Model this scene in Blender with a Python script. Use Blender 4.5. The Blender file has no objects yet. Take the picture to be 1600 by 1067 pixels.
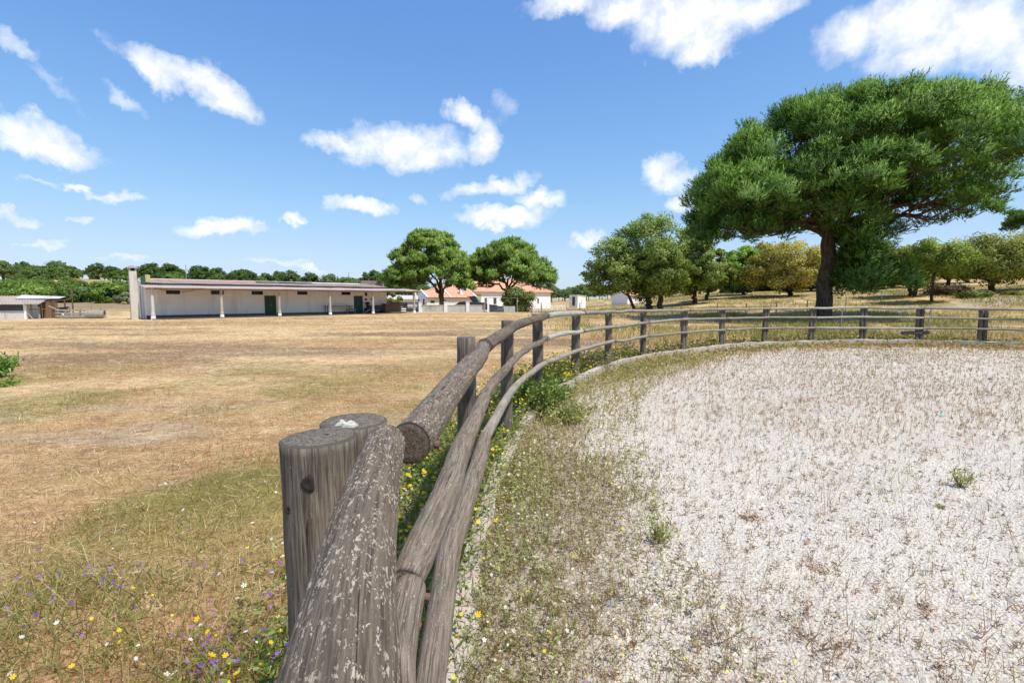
import bpy, math, random
import numpy as np
from mathutils import Vector
random.seed(7)
rng = np.random.default_rng(11)
S = bpy.context.scene
COL = S.collection
PI = math.pi

# ------------------------------------------------------------------ camera
FPX, PITCH, EYE = 755.0, math.radians(5.03), 1.6
cam = bpy.data.objects.new('camera', bpy.data.cameras.new('camera'))
COL.objects.link(cam)
cam.location = (0, 0, EYE)
cam.rotation_euler = (PI / 2 - PITCH, 0, 0)
cam.data.sensor_width = 36.0
cam.data.lens = 36.0 * FPX / 1600.0
cam.data.clip_start = 0.05
cam.data.clip_end = 6000
S.camera = cam

# ------------------------------------------------------------------ sun + exposure
SUN_EL, SUN_AZ = math.radians(62), math.radians(-40)      # azimuth from +X towards -Y
SDIR = Vector((math.cos(SUN_EL) * math.cos(SUN_AZ), math.cos(SUN_EL) * math.sin(SUN_AZ), math.sin(SUN_EL)))
sl = bpy.data.lights.new('sun', 'SUN')
sl.energy = 4.4
sl.angle = math.radians(0.55)
sl.color = (1.0, 0.955, 0.88)
so = bpy.data.objects.new('sun', sl)
so.rotation_euler = SDIR.to_track_quat('Z', 'Y').to_euler()
so.location = (10, -10, 40)
COL.objects.link(so)
S.view_settings.view_transform = 'Standard'
S.view_settings.look = 'None'
S.view_settings.exposure = 0.36
S.view_settings.gamma = 1.0
S.view_settings.use_curve_mapping = False
S.cycles.max_bounces = 6
S.cycles.diffuse_bounces = 3
S.cycles.glossy_bounces = 2
S.cycles.transmission_bounces = 3
S.cycles.transparent_max_bounces = 4


# ------------------------------------------------------------------ node helper
class NG:
    def __init__(s, tree):
        s.t = tree
        s.t.nodes.clear()

    def n(s, typ, ins=None, **props):
        nd = s.t.nodes.new(typ)
        for k, v in props.items():
            setattr(nd, k, v)
        for k, v in (ins or {}).items():
            s.set(nd, k, v)
        return nd

    def set(s, nd, k, v):
        sock = nd.inputs[k]
        if isinstance(v, bpy.types.Node):
            v = v.outputs[0]
        if isinstance(v, bpy.types.NodeSocket):
            s.t.links.new(v, sock)
        else:
            if isinstance(v, tuple) and len(v) == 3 and sock.type == 'RGBA':
                v = (*v, 1.0)
            sock.default_value = v

    def m(s, op, a, b=0.0, c=None, clamp=False):
        ins = {0: a, 1: b}
        if c is not None:
            ins[2] = c
        return s.n('ShaderNodeMath', ins, operation=op, use_clamp=clamp).outputs[0]

    def vm(s, op, a, b=(0, 0, 0)):
        nd = s.n('ShaderNodeVectorMath', {0: a}, operation=op)
        if op == 'SCALE':
            s.set(nd, 'Scale', b)
        elif op != 'LENGTH':
            s.set(nd, 1, b)
        return nd.outputs[1] if op in ('DOT_PRODUCT', 'LENGTH') else nd.outputs[0]

    def noise(s, vec, scale, detail=4.0, rough=0.55, dist=0.0, col=False):
        nd = s.n('ShaderNodeTexNoise', {'Scale': scale, 'Detail': detail, 'Roughness': rough, 'Distortion': dist})
        if vec is not None:
            s.set(nd, 'Vector', vec)
        return nd.outputs[1 if col else 0]

    def step(s, x, a, b):
        return s.n('ShaderNodeMapRange', {0: x, 1: a, 2: b, 3: 0.0, 4: 1.0}, interpolation_type='SMOOTHSTEP').outputs[0]

    def mix(s, f, a, b, mode='MIX'):
        nd = s.n('ShaderNodeMix', data_type='RGBA', blend_type=mode)
        s.set(nd, 0, f)
        s.set(nd, 6, a)
        s.set(nd, 7, b)
        return nd.outputs[2]

    def pos(s):
        return s.n('ShaderNodeNewGeometry').outputs['Position']

    def obj(s):
        return s.n('ShaderNodeTexCoord').outputs['Object']

    def attr(s, name, out=0):
        return s.n('ShaderNodeAttribute', attribute_name=name).outputs[out]

    def bump(s, h, strength, dist):
        return s.n('ShaderNodeBump', {'Height': h, 'Strength': strength, 'Distance': dist}).outputs[0]

    def scalev(s, v, sc):
        return s.n('ShaderNodeMapping', {'Vector': v, 'Scale': sc}).outputs[0]


def material(name):
    m = bpy.data.materials.new(name)
    m.use_nodes = True
    g = NG(m.node_tree)
    out = g.n('ShaderNodeOutputMaterial')
    return m, g, out


def finish(g, out, col, rough=0.9, normal=None, spec=0.25, metal=0.0):
    b = g.n('ShaderNodeBsdfPrincipled', {'Base Color': col, 'Roughness': rough, 'Specular IOR Level': spec, 'Metallic': metal})
    if normal is not None:
        g.set(b, 'Normal', normal)
    g.t.links.new(b.outputs[0], out.inputs[0])
    return b


# ------------------------------------------------------------------ world: sky with clouds
def pix_dir(px, py):
    u, v = (px - 800) / FPX, (533.5 - py) / FPX
    d = Vector((u, math.cos(PITCH) + v * math.sin(PITCH), -math.sin(PITCH) + v * math.cos(PITCH)))
    return d.normalized()


W = bpy.data.worlds.new('World')
S.world = W
W.use_nodes = True
g = NG(W.node_tree)
wo = g.n('ShaderNodeOutputWorld')
sky = g.n('ShaderNodeTexSky', sky_type='NISHITA', sun_disc=False, sun_elevation=SUN_EL,
          sun_rotation=math.atan2(SDIR.x, SDIR.y), air_density=1.0, dust_density=0.6, ozone_density=2.2, altitude=50)
gen = g.n('ShaderNodeTexCoord').outputs['Generated']
# domain-warped direction for ragged cloud edges
n1 = g.noise(gen, 9.0, 5.0, 0.6, 0.2, col=True)
w1 = g.vm('SCALE', g.vm('SUBTRACT', n1, (0.5, 0.5, 0.5)), 0.085)
n2 = g.noise(gen, 30.0, 4.0, 0.65, 0.0, col=True)
w2 = g.vm('SCALE', g.vm('SUBTRACT', n2, (0.5, 0.5, 0.5)), 0.035)
dirw = g.vm('ADD', gen, g.vm('ADD', w1, w2))
# (px, py, half width, half height in photo pixels, tilt, opacity)
CLOUDS = [
    (255, 112, 75, 24, 22, .9), (320, 140, 88, 30, 17, 1.0), (365, 165, 45, 16, 12, .8), (205, 165, 34, 9, 45, .32),
    (40, 195, 85, 26, 18, .9), (70, 225, 85, 24, 10, 1.0), (20, 70, 32, 11, 35, .42), (90, 140, 44, 8, 40, .16),
    (530, 228, 50, 17, 4, .85), (620, 228, 90, 38, -6, 1.0), (660, 245, 70, 24, -14, .9), (722, 182, 34, 18, 20, .9), (752, 218, 26, 34, 25, .9),
    (770, 290, 62, 15, -8, .9), (850, 313, 42, 15, 8, .9), (795, 338, 72, 15, -2, 1.0), (772, 355, 18, 6, 0, .8),
    (563, 324, 46, 14, 2, 1.0), (350, 353, 70, 13, 3, 1.0), (460, 332, 18, 8, 0, .8), (133, 290, 26, 8, 5, .85), (185, 307, 34, 7, 6, .7),
    (65, 282, 34, 5, 10, .3), (20, 332, 42, 8, 8, .6), (70, 379, 38, 6, 0, .6), (130, 345, 22, 5, 0, .4), (655, 314, 15, 7, 0, .4),
    (920, 372, 26, 14, 0, .85), (1048, 272, 40, 22, 15, .8), (1075, 310, 34, 14, 0, .75), (785, 165, 14, 18, 20, .2),
    (880, 2, 52, 24, 0, .85), (985, 5, 80, 42, 0, 1.0), (1090, 25, 110, 62, 6, 1.0), (1105, 75, 55, 26, 0, .9), (1190, 15, 60, 36, -10, .9),
    (1330, 55, 50, 44, 10, .8), (1410, 40, 105, 52, 0, 1.0), (1530, 45, 110, 62, 0, 1.0), (1450, 85, 110, 34, 5, .85), (1600, 95, 60, 40, 0, .8),
    (430, 411, 40, 5, 0, .35), (485, 420, 20, 4, 0, .5), (190, 405, 40, 5, 0, .4), (1010, 100, 1, 1, 0, 0.01),
]
field = None
for (px, py, rx, ry, tilt, op) in CLOUDS:
    c = pix_dir(px, py)
    a = Vector((c.y, -c.x, 0)).normalized()
    b = a.cross(c).normalized()
    if b.z < 0:
        b = -b
    # local angular size of a pixel shrinks away from the picture's centre
    k = pix_dir(px + 8, py)
    sa = (k - c).length / 8
    k = pix_dir(px, py - 8)
    sb = (k - c).length / 8
    t = math.radians(-tilt)
    a2 = a * math.cos(t) + b * math.sin(t)
    b2 = -a * math.sin(t) + b * math.cos(t)
    off = (-c.dot(a2), -c.dot(b2))
    da = g.vm('DOT_PRODUCT', dirw, tuple(a2 / (rx * sa)))
    db = g.vm('DOT_PRODUCT', dirw, tuple(b2 / (ry * sb)))
    r2 = g.m('ADD', g.m('MULTIPLY', da, da), g.m('MULTIPLY', db, db))
    f = g.m('MULTIPLY', g.m('SUBTRACT', 1.25, r2), op)
    field = f if field is None else g.m('MAXIMUM', field, f)
# the rest of the sky carries loose cumulus of the same kind
sep = g.n('ShaderNodeSeparateXYZ', {0: gen})
flat = g.n('ShaderNodeCombineXYZ', {0: g.m('DIVIDE', sep.outputs[0], g.m('ADD', g.m('ABSOLUTE', sep.outputs[2]), 0.12)),
                                    1: g.m('DIVIDE', sep.outputs[1], g.m('ADD', g.m('ABSOLUTE', sep.outputs[2]), 0.12)), 2: 0.0})
other = g.step(g.noise(flat, 1.1, 6.0, 0.55), 0.60, 0.74)
behind = g.step(sep.outputs[1], 0.45, 0.15)
field = g.m('MAXIMUM', field, g.m('SUBTRACT', g.m('MULTIPLY', g.m('MULTIPLY', other, behind), 1.9), 0.8))
fine = g.noise(gen, 26.0, 6.0, 0.62)
dens = g.m('ADD', field, g.m('MULTIPLY', g.m('SUBTRACT', fine, 0.5), 1.1))
mask = g.m('POWER', g.n('ShaderNodeMapRange', {0: dens, 1: -0.2, 2: 1.2, 3: 0.0, 4: 1.0}).outputs[0], 1.15)
mask = g.m('MULTIPLY', mask, g.step(sep.outputs[2], 0.0, 0.03))
skyc = g.n('ShaderNodeHueSaturation', {'Color': g.mix(1.0, sky.outputs[0], (1.03, 1.0, 1.035), 'MULTIPLY'), 'Saturation': 1.14, 'Value': 1.18}).outputs[0]
# a gentle shoulder, as a camera gives, keeps the horizon from washing out
q2 = g.vm('SCALE', skyc, 1 / 5.0)
q2 = g.vm('ADD', g.vm('MULTIPLY', q2, q2), (1, 1, 1))
sq = g.n('ShaderNodeSeparateXYZ', {0: q2})
rt = g.n('ShaderNodeCombineXYZ', {0: g.m('SQRT', sq.outputs[0]), 1: g.m('SQRT', sq.outputs[1]), 2: g.m('SQRT', sq.outputs[2])})
skyc = g.vm('MULTIPLY', g.vm('DIVIDE', skyc, rt.outputs[0]), (.90, 1.08, 1.34))
ccol = g.mix(g.step(fine, 0.3, 0.65), (5.3, 5.5, 5.8), (6.6, 6.65, 6.7))
colr = g.mix(g.m('MULTIPLY', mask, 0.97), skyc, ccol)
bg = g.n('ShaderNodeBackground', {'Color': colr, 'Strength': 0.14})
g.t.links.new(bg.outputs[0], wo.inputs[0])


# ------------------------------------------------------------------ small numpy toolkit
def hash3(ix, iy, iz, seed):
    h = (ix.astype(np.int64) * 374761393 + iy.astype(np.int64) * 668265263 + iz.astype(np.int64) * 2147483647 + seed * 974634777) & 0xFFFFFFFF
    h = ((h ^ (h >> 13)) * 1274126177) & 0xFFFFFFFF
    h = ((h ^ (h >> 16)) * 2246822519) & 0xFFFFFFFF
    return ((h ^ (h >> 15)) & 0xFFFFFF) / float(0xFFFFFF)


def vnoise(x, y, z=0.0, seed=0):
    x, y, z = np.broadcast_arrays(np.asarray(x, float), np.asarray(y, float), np.asarray(z, float))
    ix, iy, iz = np.floor(x), np.floor(y), np.floor(z)
    fx, fy, fz = x - ix, y - iy, z - iz
    fx, fy, fz = [f * f * (3 - 2 * f) for f in (fx, fy, fz)]
    r = 0
    for a in (0, 1):
        for b in (0, 1):
            for c in (0, 1):
                r = r + hash3(ix + a, iy + b, iz + c, seed) * (fx if a else 1 - fx) * (fy if b else 1 - fy) * (fz if c else 1 - fz)
    return r


def fbm(x, y, z=0.0, oct=4, seed=0):
    r, a, t = 0, 1.0, 0
    for i in range(oct):
        r = r + a * vnoise(np.asarray(x) * 2 ** i, np.asarray(y) * 2 ** i, np.asarray(z) * 2 ** i, seed + i)
        t += a
        a *= 0.5
    return r / t


def sstep(x, a, b):
    t = np.clip((np.asarray(x, float) - a) / (b - a), 0, 1)
    return t * t * (3 - 2 * t)


def unit(v):
    return v / np.maximum(np.linalg.norm(v, axis=-1, keepdims=True), 1e-9)


def rnd_unit(n):
    return unit(rng.normal(size=(n, 3)))


def np_obj(name, V, F, mat, parent=None, col=None, lc=None, smooth=False, nrm=None):
    """one mesh object from arrays; F is an (m,3) or (m,4) array or a list of such arrays"""
    me = bpy.data.meshes.new(name)
    Fs = F if isinstance(F, list) else [F]
    Fs = [np.asarray(f, np.int32) for f in Fs if len(f)]
    me.vertices.add(len(V))
    me.vertices.foreach_set('co', np.asarray(V, np.float32).ravel())
    loops = np.concatenate([f.ravel() for f in Fs])
    tot = np.concatenate([np.full(len(f), f.shape[1], np.int32) for f in Fs])
    me.loops.add(len(loops))
    me.loops.foreach_set('vertex_index', loops)
    me.polygons.add(len(tot))
    st = np.zeros(len(tot), np.int32)
    st[1:] = np.cumsum(tot)[:-1]
    me.polygons.foreach_set('loop_start', st)
    me.update(calc_edges=True)
    if smooth:
        me.polygons.foreach_set('use_smooth', np.ones(len(tot), bool))
    if col is not None:
        a = me.attributes.new('col', 'FLOAT_COLOR', 'POINT')
        c = np.ones((len(V), 4), np.float32)
        c[:, :3] = col
        a.data.foreach_set('color', c.ravel())
    if lc is not None:
        a = me.attributes.new('lc', 'FLOAT_VECTOR', 'POINT')
        a.data.foreach_set('vector', np.asarray(lc, np.float32).ravel())
    if mat is not None:
        me.materials.append(mat)
    if nrm is not None:
        me.normals_split_custom_set_from_vertices(np.asarray(nrm, np.float32).tolist())
    o = bpy.data.objects.new(name, me)
    COL.objects.link(o)
    if parent is not None:
        o.parent = parent
    return o


def lean_normals(V, k, want, amt):
    """turn each k-sided leaf to face outwards and bend its shading normal towards the foliage surface"""
    P = V.reshape(-1, k, 3)
    ng = unit(np.cross(P[:, 1] - P[:, 0], P[:, 2] - P[:, 0]))
    flip = (ng * want).sum(1) < 0
    P[flip] = P[flip][:, ::-1]
    ng[flip] *= -1
    return P.reshape(-1, 3), np.repeat(unit(want * amt + ng * (1 - amt)), k, 0)


class MB:
    """collects boxes, prisms and tubes for one mesh"""
    def __init__(s):
        s.v, s.f = [], []

    def add(s, V, F):
        o = len(s.v)
        s.v += [tuple(p) for p in V]
        s.f += [tuple(i + o for i in f) for f in F]
        return s

    def box(s, x0, x1, y0, y1, z0, z1):
        return s.add([(x0, y0, z0), (x1, y0, z0), (x1, y1, z0), (x0, y1, z0), (x0, y0, z1), (x1, y0, z1), (x1, y1, z1), (x0, y1, z1)],
                     [(0, 3, 2, 1), (4, 5, 6, 7), (0, 1, 5, 4), (1, 2, 6, 5), (2, 3, 7, 6), (3, 0, 4, 7)])

    def hexa(s, b, t):
        return s.add(list(b) + list(t), [(0, 3, 2, 1), (4, 5, 6, 7), (0, 1, 5, 4), (1, 2, 6, 5), (2, 3, 7, 6), (3, 0, 4, 7)])

    def prism(s, poly, axis, a, b):
        """poly: (p,q) points; extruded along axis from a to b"""
        n = len(poly)
        f = {'x': lambda p, t: (t, p[0], p[1]), 'y': lambda p, t: (p[0], t, p[1]), 'z': lambda p, t: (p[0], p[1], t)}[axis]
        V = [f(p, a) for p in poly] + [f(p, b) for p in poly]
        F = [tuple(range(n)), tuple(range(2 * n - 1, n - 1, -1))] + [(i, n + i, n + (i + 1) % n, (i + 1) % n) for i in range(n)]
        return s.add(V, F)

    def bar(s, p, q, r, n=6, r2=None):
        V, F = tube_arrays([p, q], [r, r if r2 is None else r2], n)
        return s.add(V, [tuple(x) for x in F] + [tuple(range(n - 1, -1, -1)), tuple(range(n, 2 * n))])

    def path(s, pts, rads, n=6):
        V, F = tube_arrays(pts, rads, n)
        k = len(pts)
        return s.add(V, [tuple(x) for x in F] + [tuple(range(n - 1, -1, -1)), tuple(range((k - 1) * n, k * n))])

    def build(s, name, mat, parent=None, smooth=False, bevel=0.0):
        me = bpy.data.meshes.new(name)
        me.from_pydata(s.v, [], s.f)
        import bmesh
        bm = bmesh.new()
        bm.from_mesh(me)
        bmesh.ops.recalc_face_normals(bm, faces=bm.faces)
        if bevel:
            bmesh.ops.bevel(bm, geom=bm.edges[:], offset=bevel, segments=2, affect='EDGES')
        bm.to_mesh(me)
        bm.free()
        if smooth:
            me.polygons.foreach_set('use_smooth', [True] * len(me.polygons))
        me.materials.append(mat)
        o = bpy.data.objects.new(name, me)
        COL.objects.link(o)
        if parent is not None:
            o.parent = parent
        return o


def tube_arrays(pts, rads, n):
    P = np.asarray(pts, float)
    R = np.asarray(rads, float)
    T = unit(np.gradient(P, axis=0))
    ref = np.array([0, 0, 1.0]) if abs(unit(P[-1] - P[0])[2]) < 0.8 else np.array([1.0, 0, 0])
    A = unit(np.cross(T, ref))
    B = np.cross(T, A)
    th = np.arange(n) * 2 * PI / n
    V = P[:, None, :] + R[:, None, None] * (np.cos(th)[None, :, None] * A[:, None, :] + np.sin(th)[None, :, None] * B[:, None, :])
    k = len(P)
    i = np.arange(k - 1)[:, None] * n
    j = np.arange(n)[None, :]
    j2 = (j + 1) % n
    F = np.stack([i + j, i + j2, i + n + j2, i + n + j], -1).reshape(-1, 4)
    return V.reshape(-1, 3), F


class Wood:
    """collects tapered tubes (numpy)"""
    def __init__(s):
        s.V, s.F, s.L, s.n = [], [], [], 0

    def tube(s, pts, rads, n=7):
        V, F = tube_arrays(pts, rads, n)
        s.V.append(V)
        s.F.append(F + s.n)
        s.n += len(V)

    def build(s, name, mat, parent):
        return np_obj(name, np.concatenate(s.V), np.concatenate(s.F), mat, parent, smooth=True)


def curve_pts(p, q, sag, k=6, wob=0.0):
    p, q = np.asarray(p, float), np.asarray(q, float)
    t = np.linspace(0, 1, k)[:, None]
    P = p * (1 - t) + q * t
    P[:, 2] += (np.sin(t[:, 0] * PI)) * sag
    if wob:
        P[1:-1] += rng.normal(size=(k - 2, 3)) * wob
    return P


def tag(o, label=None, cat=None, group=None, kind=None):
    if label:
        o['label'] = label
    if cat:
        o['category'] = cat
    if group:
        o['group'] = group
    if kind:
        o['kind'] = kind
    return o


def thing(name, label, cat, loc=(0, 0, 0), rz=0.0, group=None):
    o = bpy.data.objects.new(name, None)
    COL.objects.link(o)
    o.location = loc
    o.rotation_euler = (0, 0, rz)
    o.empty_display_size = 0.2
    return tag(o, label, cat, group)


def dup(root, loc, rz=0.0, sc=1.0, label=None, group=None):
    r = root.copy()
    COL.objects.link(r)
    r.location = loc
    r.rotation_euler = (0, 0, rz)
    r.scale = (sc, sc, sc) if not isinstance(sc, tuple) else sc
    if label:
        r['label'] = label
    if group:
        r['group'] = group
    for ch in KIDS.get(root.name, []):
        c = ch.copy()
        COL.objects.link(c)
        c.parent = r
    return r


KIDS = {}

# ------------------------------------------------------------------ the fence line and the arena
POSTS = [(0.75, -2.3), (0.06, -0.75), (-0.456, 1.12), (-0.437, 1.31), (-0.34, 3.7), (-0.06, 5.7), (0.42, 7.9), (1.32, 10.0), (2.38, 11.9), (3.72, 13.7),
         (5.5, 15.4), (7.3, 16.8), (9.4, 17.9), (11.5, 18.5), (13.6, 18.7), (15.7, 18.6), (17.55, 18.0), (19.4, 16.9), (21.0, 15.2)]
LINE = [(3.5, -7.5), (1.9, -4.6), (0.75, -2.3), (0.06, -0.75), (-0.30, 0.6), (-0.43, 1.25)] + POSTS[4:] + [(22.3, 12.9), (23.0, 9.0), (23.0, 0.0), (22.0, -6.0), (16.0, -9.5), (8.0, -9.8)]


def catmull(P, k=8, closed=True):
    P = np.asarray(P, float)
    n = len(P)
    out = []
    for i in range(n if closed else n - 1):
        p0, p1, p2, p3 = [P[(i + d) % n] if closed else P[min(max(i + d, 0), n - 1)] for d in (-1, 0, 1, 2)]
        for t in np.linspace(0, 1, k, endpoint=False):
            out.append(0.5 * (2 * p1 + (p2 - p0) * t + (2 * p0 - 5 * p1 + 4 * p2 - p3) * t * t + (3 * p1 - p0 - 3 * p2 + p3) * t ** 3))
    if not closed:
        out.append(P[-1])
    return np.array(out)


PATH = catmull(LINE, 8)                          # closed fence line


def offset_path(P, d):
    T = unit(np.roll(P, -1, 0) - np.roll(P, 1, 0))
    return P + d * np.stack([T[:, 1], -T[:, 0]], 1)      # to the right of travel = inside


KERB = offset_path(PATH, 0.15)


def fence_dist(x, y):
    """signed distance to the kerb line, positive inside the arena"""
    x, y = np.asarray(x, float).ravel(), np.asarray(y, float).ravel()
    A = KERB
    B = np.roll(KERB, -1, 0)
    best = np.full(len(x), 1e9)
    inside = np.zeros(len(x), bool)
    for (ax, ay), (bx, by) in zip(A, B):
        dx, dy = bx - ax, by - ay
        t = np.clip(((x - ax) * dx + (y - ay) * dy) / (dx * dx + dy * dy + 1e-12), 0, 1)
        d = (x - ax - t * dx) ** 2 + (y - ay - t * dy) ** 2
        best = np.minimum(best, d)
        if ay != by:
            c = ((ay > y) != (by > y)) & (x < (bx - ax) * (y - ay) / (by - ay) + ax)
            inside ^= c
    d = np.sqrt(best)
    return np.where(inside, d, -d)


def arena_z(x, y):
    return -0.05 - 0.13 * sstep(y, 3.0, 13.0) + 0.012 * (vnoise(np.asarray(x) * 1.5, np.asarray(y) * 1.5, 0, 3) - 0.5) + 0.02 * (vnoise(np.asarray(x) * .4, np.asarray(y) * .4, 0, 5) - 0.5)


def base_z(x, y):
    x, y = np.asarray(x, float), np.asarray(y, float)
    r = np.hypot(x, y)
    # rise of the slope on the right
    q = x + 0.6 * (y - 30)
    z = 0.046 * np.maximum(q - 16, 0) * sstep(x / np.maximum(y, 1.0), .11, .45) * sstep(q, 16, 60) * (1 - 0.6 * sstep(r, 160, 400))
    # dip towards the house
    z = z - 0.45 * sstep(y, 55, 85) * (1 - sstep(x, 5, 18)) * sstep(x, -30, -14)
    # wooded hill to the left and the ridge behind
    b = x / np.maximum(y, 1.0)
    A = np.interp(b, [-2.5, -1.3, -0.93, -0.66, -0.4, -0.2, 0.1, 0.5, 1.0], [5, 8.2, 10.6, 7.6, 2.6, 1.0, .4, 1.0, 1.0])
    z = z + A * sstep(y, 85, 235) + 0.8 * sstep(y, 60, 100) * sstep(-x, 30, 60)
    z = z - np.where(y > 0, 0.9, 0) * A * sstep(y, 270, 600)
    z = z + 0.05 * (fbm(x * .35, y * .35, 0, 3, 21) - .5) * sstep(r, 1, 6) + 0.5 * (fbm(x * .03, y * .03, 0, 3, 31) - .5) * sstep(r, 25, 90)
    return z


def ground_z(x, y, fd=None):
    x, y = np.asarray(x, float), np.asarray(y, float)
    sh = x.shape
    if fd is None:
        fd = fence_dist(x, y).reshape(sh)
    z = base_z(x, y)
    az = arena_z(x, y)
    out = z * 1.0
    k = sstep(-fd, 0.05, 0.9)
    out = np.where(fd < 0, (az - 0.02) * (1 - k) + z * k, az - 0.05)
    return out


def gz(x, y):
    return float(ground_z(np.array([x], float), np.array([y], float))[0])


def at(px, d):
    """ground point that stands d metres ahead under column px"""
    x = (px - 800) / FPX * d
    return x, d


def zpix(py, d):
    """height of a point d metres ahead that shows on row py"""
    v = (533.5 - py) / FPX
    return EYE + d * (-math.sin(PITCH) + v * math.cos(PITCH)) / (math.cos(PITCH) + v * math.sin(PITCH))


# cover masks used by the ground colour and by the plants alike
def covers(x, y, fd):
    x, y = np.asarray(x, float), np.asarray(y, float)
    n1 = fbm(x * .55, y * .55, 0, 4, 41)
    n2 = fbm(x * .18 + 9, y * .5, 0, 4, 51)
    n3 = fbm(x * 1.7, y * 1.7, 0, 3, 61)
    green = sstep(n1, .50, .66) * .55 + .62 * sstep(y, 2.6, 4.2) * (1 - sstep(y, 6.5, 9.5)) * sstep(n1 + .3 * n3, .50, .74) * sstep(x, -11, -4)
    green = green * (1 - .8 * sstep(y, 9, 14) * (1 - sstep(y, 30, 60)))
    green = np.maximum(green, .9 * (1 - sstep(-fd, .25, .95)))
    green = np.maximum(green, .85 * sstep(x, 6, 20) * sstep(y, 19, 27) * sstep(n1, .36, .56))
    green = np.maximum(green, .8 * sstep(-x, 45, 70) * sstep(y, 60, 100) * sstep(n1, .3, .6))
    straw = sstep(n2, .42, .62) * sstep(y, 5, 9)
    dark = sstep(fbm(x * .16 + 3, y * .75, 0, 4, 71), .50, .62) * sstep(y, 9, 14) * (1 - sstep(y, 24, 36))
    bare = sstep(fbm(x * .7 + 5, y * 1.1, 0, 4, 81), .60, .70) * (1 - sstep(y, 5, 9))
    bare = .6 * np.maximum(bare, sstep(vnoise(x * .5, y * 1.6, 0, 91) , .84, .95) * sstep(-x, 2.5, 4) * (1 - sstep(y, 7, 9)))
    return np.clip(green, 0, 1), straw, dark, bare


C_STRAW = np.array([.63, .455, .25])
C_TAN = np.array([.47, .30, .15])
C_BROWN = np.array([.245, .155, .08])
C_GREEN = np.array([.255, .215, .065])
C_SOIL = np.array([.42, .335, .24])
C_DARK = np.array([.23, .165, .115])


def cover_colour(x, y, fd):
    gr, st, dk, ba = covers(x, y, fd)
    n = fbm(np.asarray(x) * 2.3, np.asarray(y) * 2.3, 0, 3, 101)[..., None]
    c = C_TAN * (.75 + .5 * n)
    c = c * (1 - st[..., None]) + C_STRAW * (.8 + .4 * n) * st[..., None]
    c = c * (1 - .75 * dk[..., None]) + C_DARK * .75 * dk[..., None]
    x_, y_ = np.asarray(x, float), np.asarray(y, float)
    lane = (np.exp(-((y_ - 41 - .12 * (x_ - 30)) / 2.6) ** 2) * sstep(x_, 20, 30))[..., None] * .8
    c = c * (1 - lane) + np.array([.40, .35, .31]) * lane
    moor = (sstep(y_, 62, 72) * (1 - sstep(y_, 100, 112)) * sstep(-x_, 30, 45))[..., None] * .8
    c = c * (1 - moor) + np.array([.20, .145, .12]) * moor
    sand = sstep(1.25 - ((x_ + .857 * y_) / 9) ** 2 - ((y_ - 205) / 38) ** 2 + .6 * (n[..., 0] - .5), 0, .4)[..., None]
    c = c * (1 - sand) + np.array([.40, .29, .18]) * sand
    c = c * (1 - gr[..., None]) + C_GREEN * (.7 + .6 * n) * gr[..., None]
    c = c * (1 - ba[..., None]) + C_SOIL * ba[..., None]
    return c


# ------------------------------------------------------------------ materials
def m_ground():
    m, g, out = material('dry_field')
    p = g.pos()
    c = g.attr('col')
    f1 = g.noise(p, 55.0, 5.0, .7)
    f2 = g.noise(g.scalev(p, (1, 2.2, 1)), 7.0, 5.0, .65)
    k = g.m('ADD', g.m('ADD', g.m('MULTIPLY', f1, 1.1), g.m('MULTIPLY', f2, 1.1)), -.12)
    c2 = g.mix(1.0, c, g.n('ShaderNodeCombineColor', {0: k, 1: k, 2: k}).outputs[0], 'MULTIPLY')
    hue = g.mix(g.m('MULTIPLY', g.step(f2, .52, .7), .35), c2, (.27, .16, .09))
    f3 = g.noise(g.scalev(p, (1, 1.7, 1)), 1.9, 6.0, .66, .4)
    f4 = g.noise(g.scalev(p, (1, 1.5, 1)), .55, 5.0, .6, .3)
    hue = g.mix(g.m('MULTIPLY', g.step(f3, .53, .64), .5), hue, (.22, .135, .08))
    hue = g.mix(g.m('MULTIPLY', g.step(g.m('ADD', g.m('MULTIPLY', f3, .6), g.m('MULTIPLY', f4, .4)), .46, .36), .55), hue, (.66, .52, .33))
    h = g.m('ADD', g.m('MULTIPLY', f1, .012), g.m('ADD', g.m('MULTIPLY', f2, .06), g.m('MULTIPLY', f3, .16)))
    finish(g, out, hue, .95, g.bump(h, .9, 1.0), .1)
    return m


def m_arena():
    m, g, out = material('pale_sand_and_gravel')
    p = g.pos()
    c = g.attr('col')
    f1 = g.noise(p, 40.0, 5.0, .7)
    f2 = g.noise(p, 2.2, 5.0, .6)
    v = g.n('ShaderNodeTexVoronoi', {'Vector': p, 'Scale': 62.0, 'Randomness': 1.0})
    v2 = g.n('ShaderNodeTexVoronoi', {'Vector': p, 'Scale': 23.0, 'Randomness': 1.0})
    vr = g.n('ShaderNodeSeparateColor', {0: v.outputs['Color']})
    vr2 = g.n('ShaderNodeSeparateColor', {0: v2.outputs['Color']})
    k = g.m('ADD', .62, g.m('MULTIPLY', f1, .75))
    c2 = g.mix(1.0, c, g.n('ShaderNodeCombineColor', {0: k, 1: k, 2: k}).outputs[0], 'MULTIPLY')
    chip = g.m('MULTIPLY', g.step(vr.outputs[0], .80, .83), g.step(v.outputs['Distance'], .55, .40))
    c2 = g.mix(g.m('MULTIPLY', chip, .55), c2, (.30, .27, .255))
    chip2 = g.m('MULTIPLY', g.step(vr2.outputs[1], .86, .88), g.step(v2.outputs['Distance'], .45, .30))
    c2 = g.mix(g.m('MULTIPLY', chip2, .5), c2, (.34, .28, .22))
    h = g.m('SUBTRACT', g.m('MULTIPLY', f1, .02), g.m('MULTIPLY', v.outputs['Distance'], .012))
    finish(g, out, c2, .95, g.bump(h, 1.0, 1.0), .1)
    return m


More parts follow.
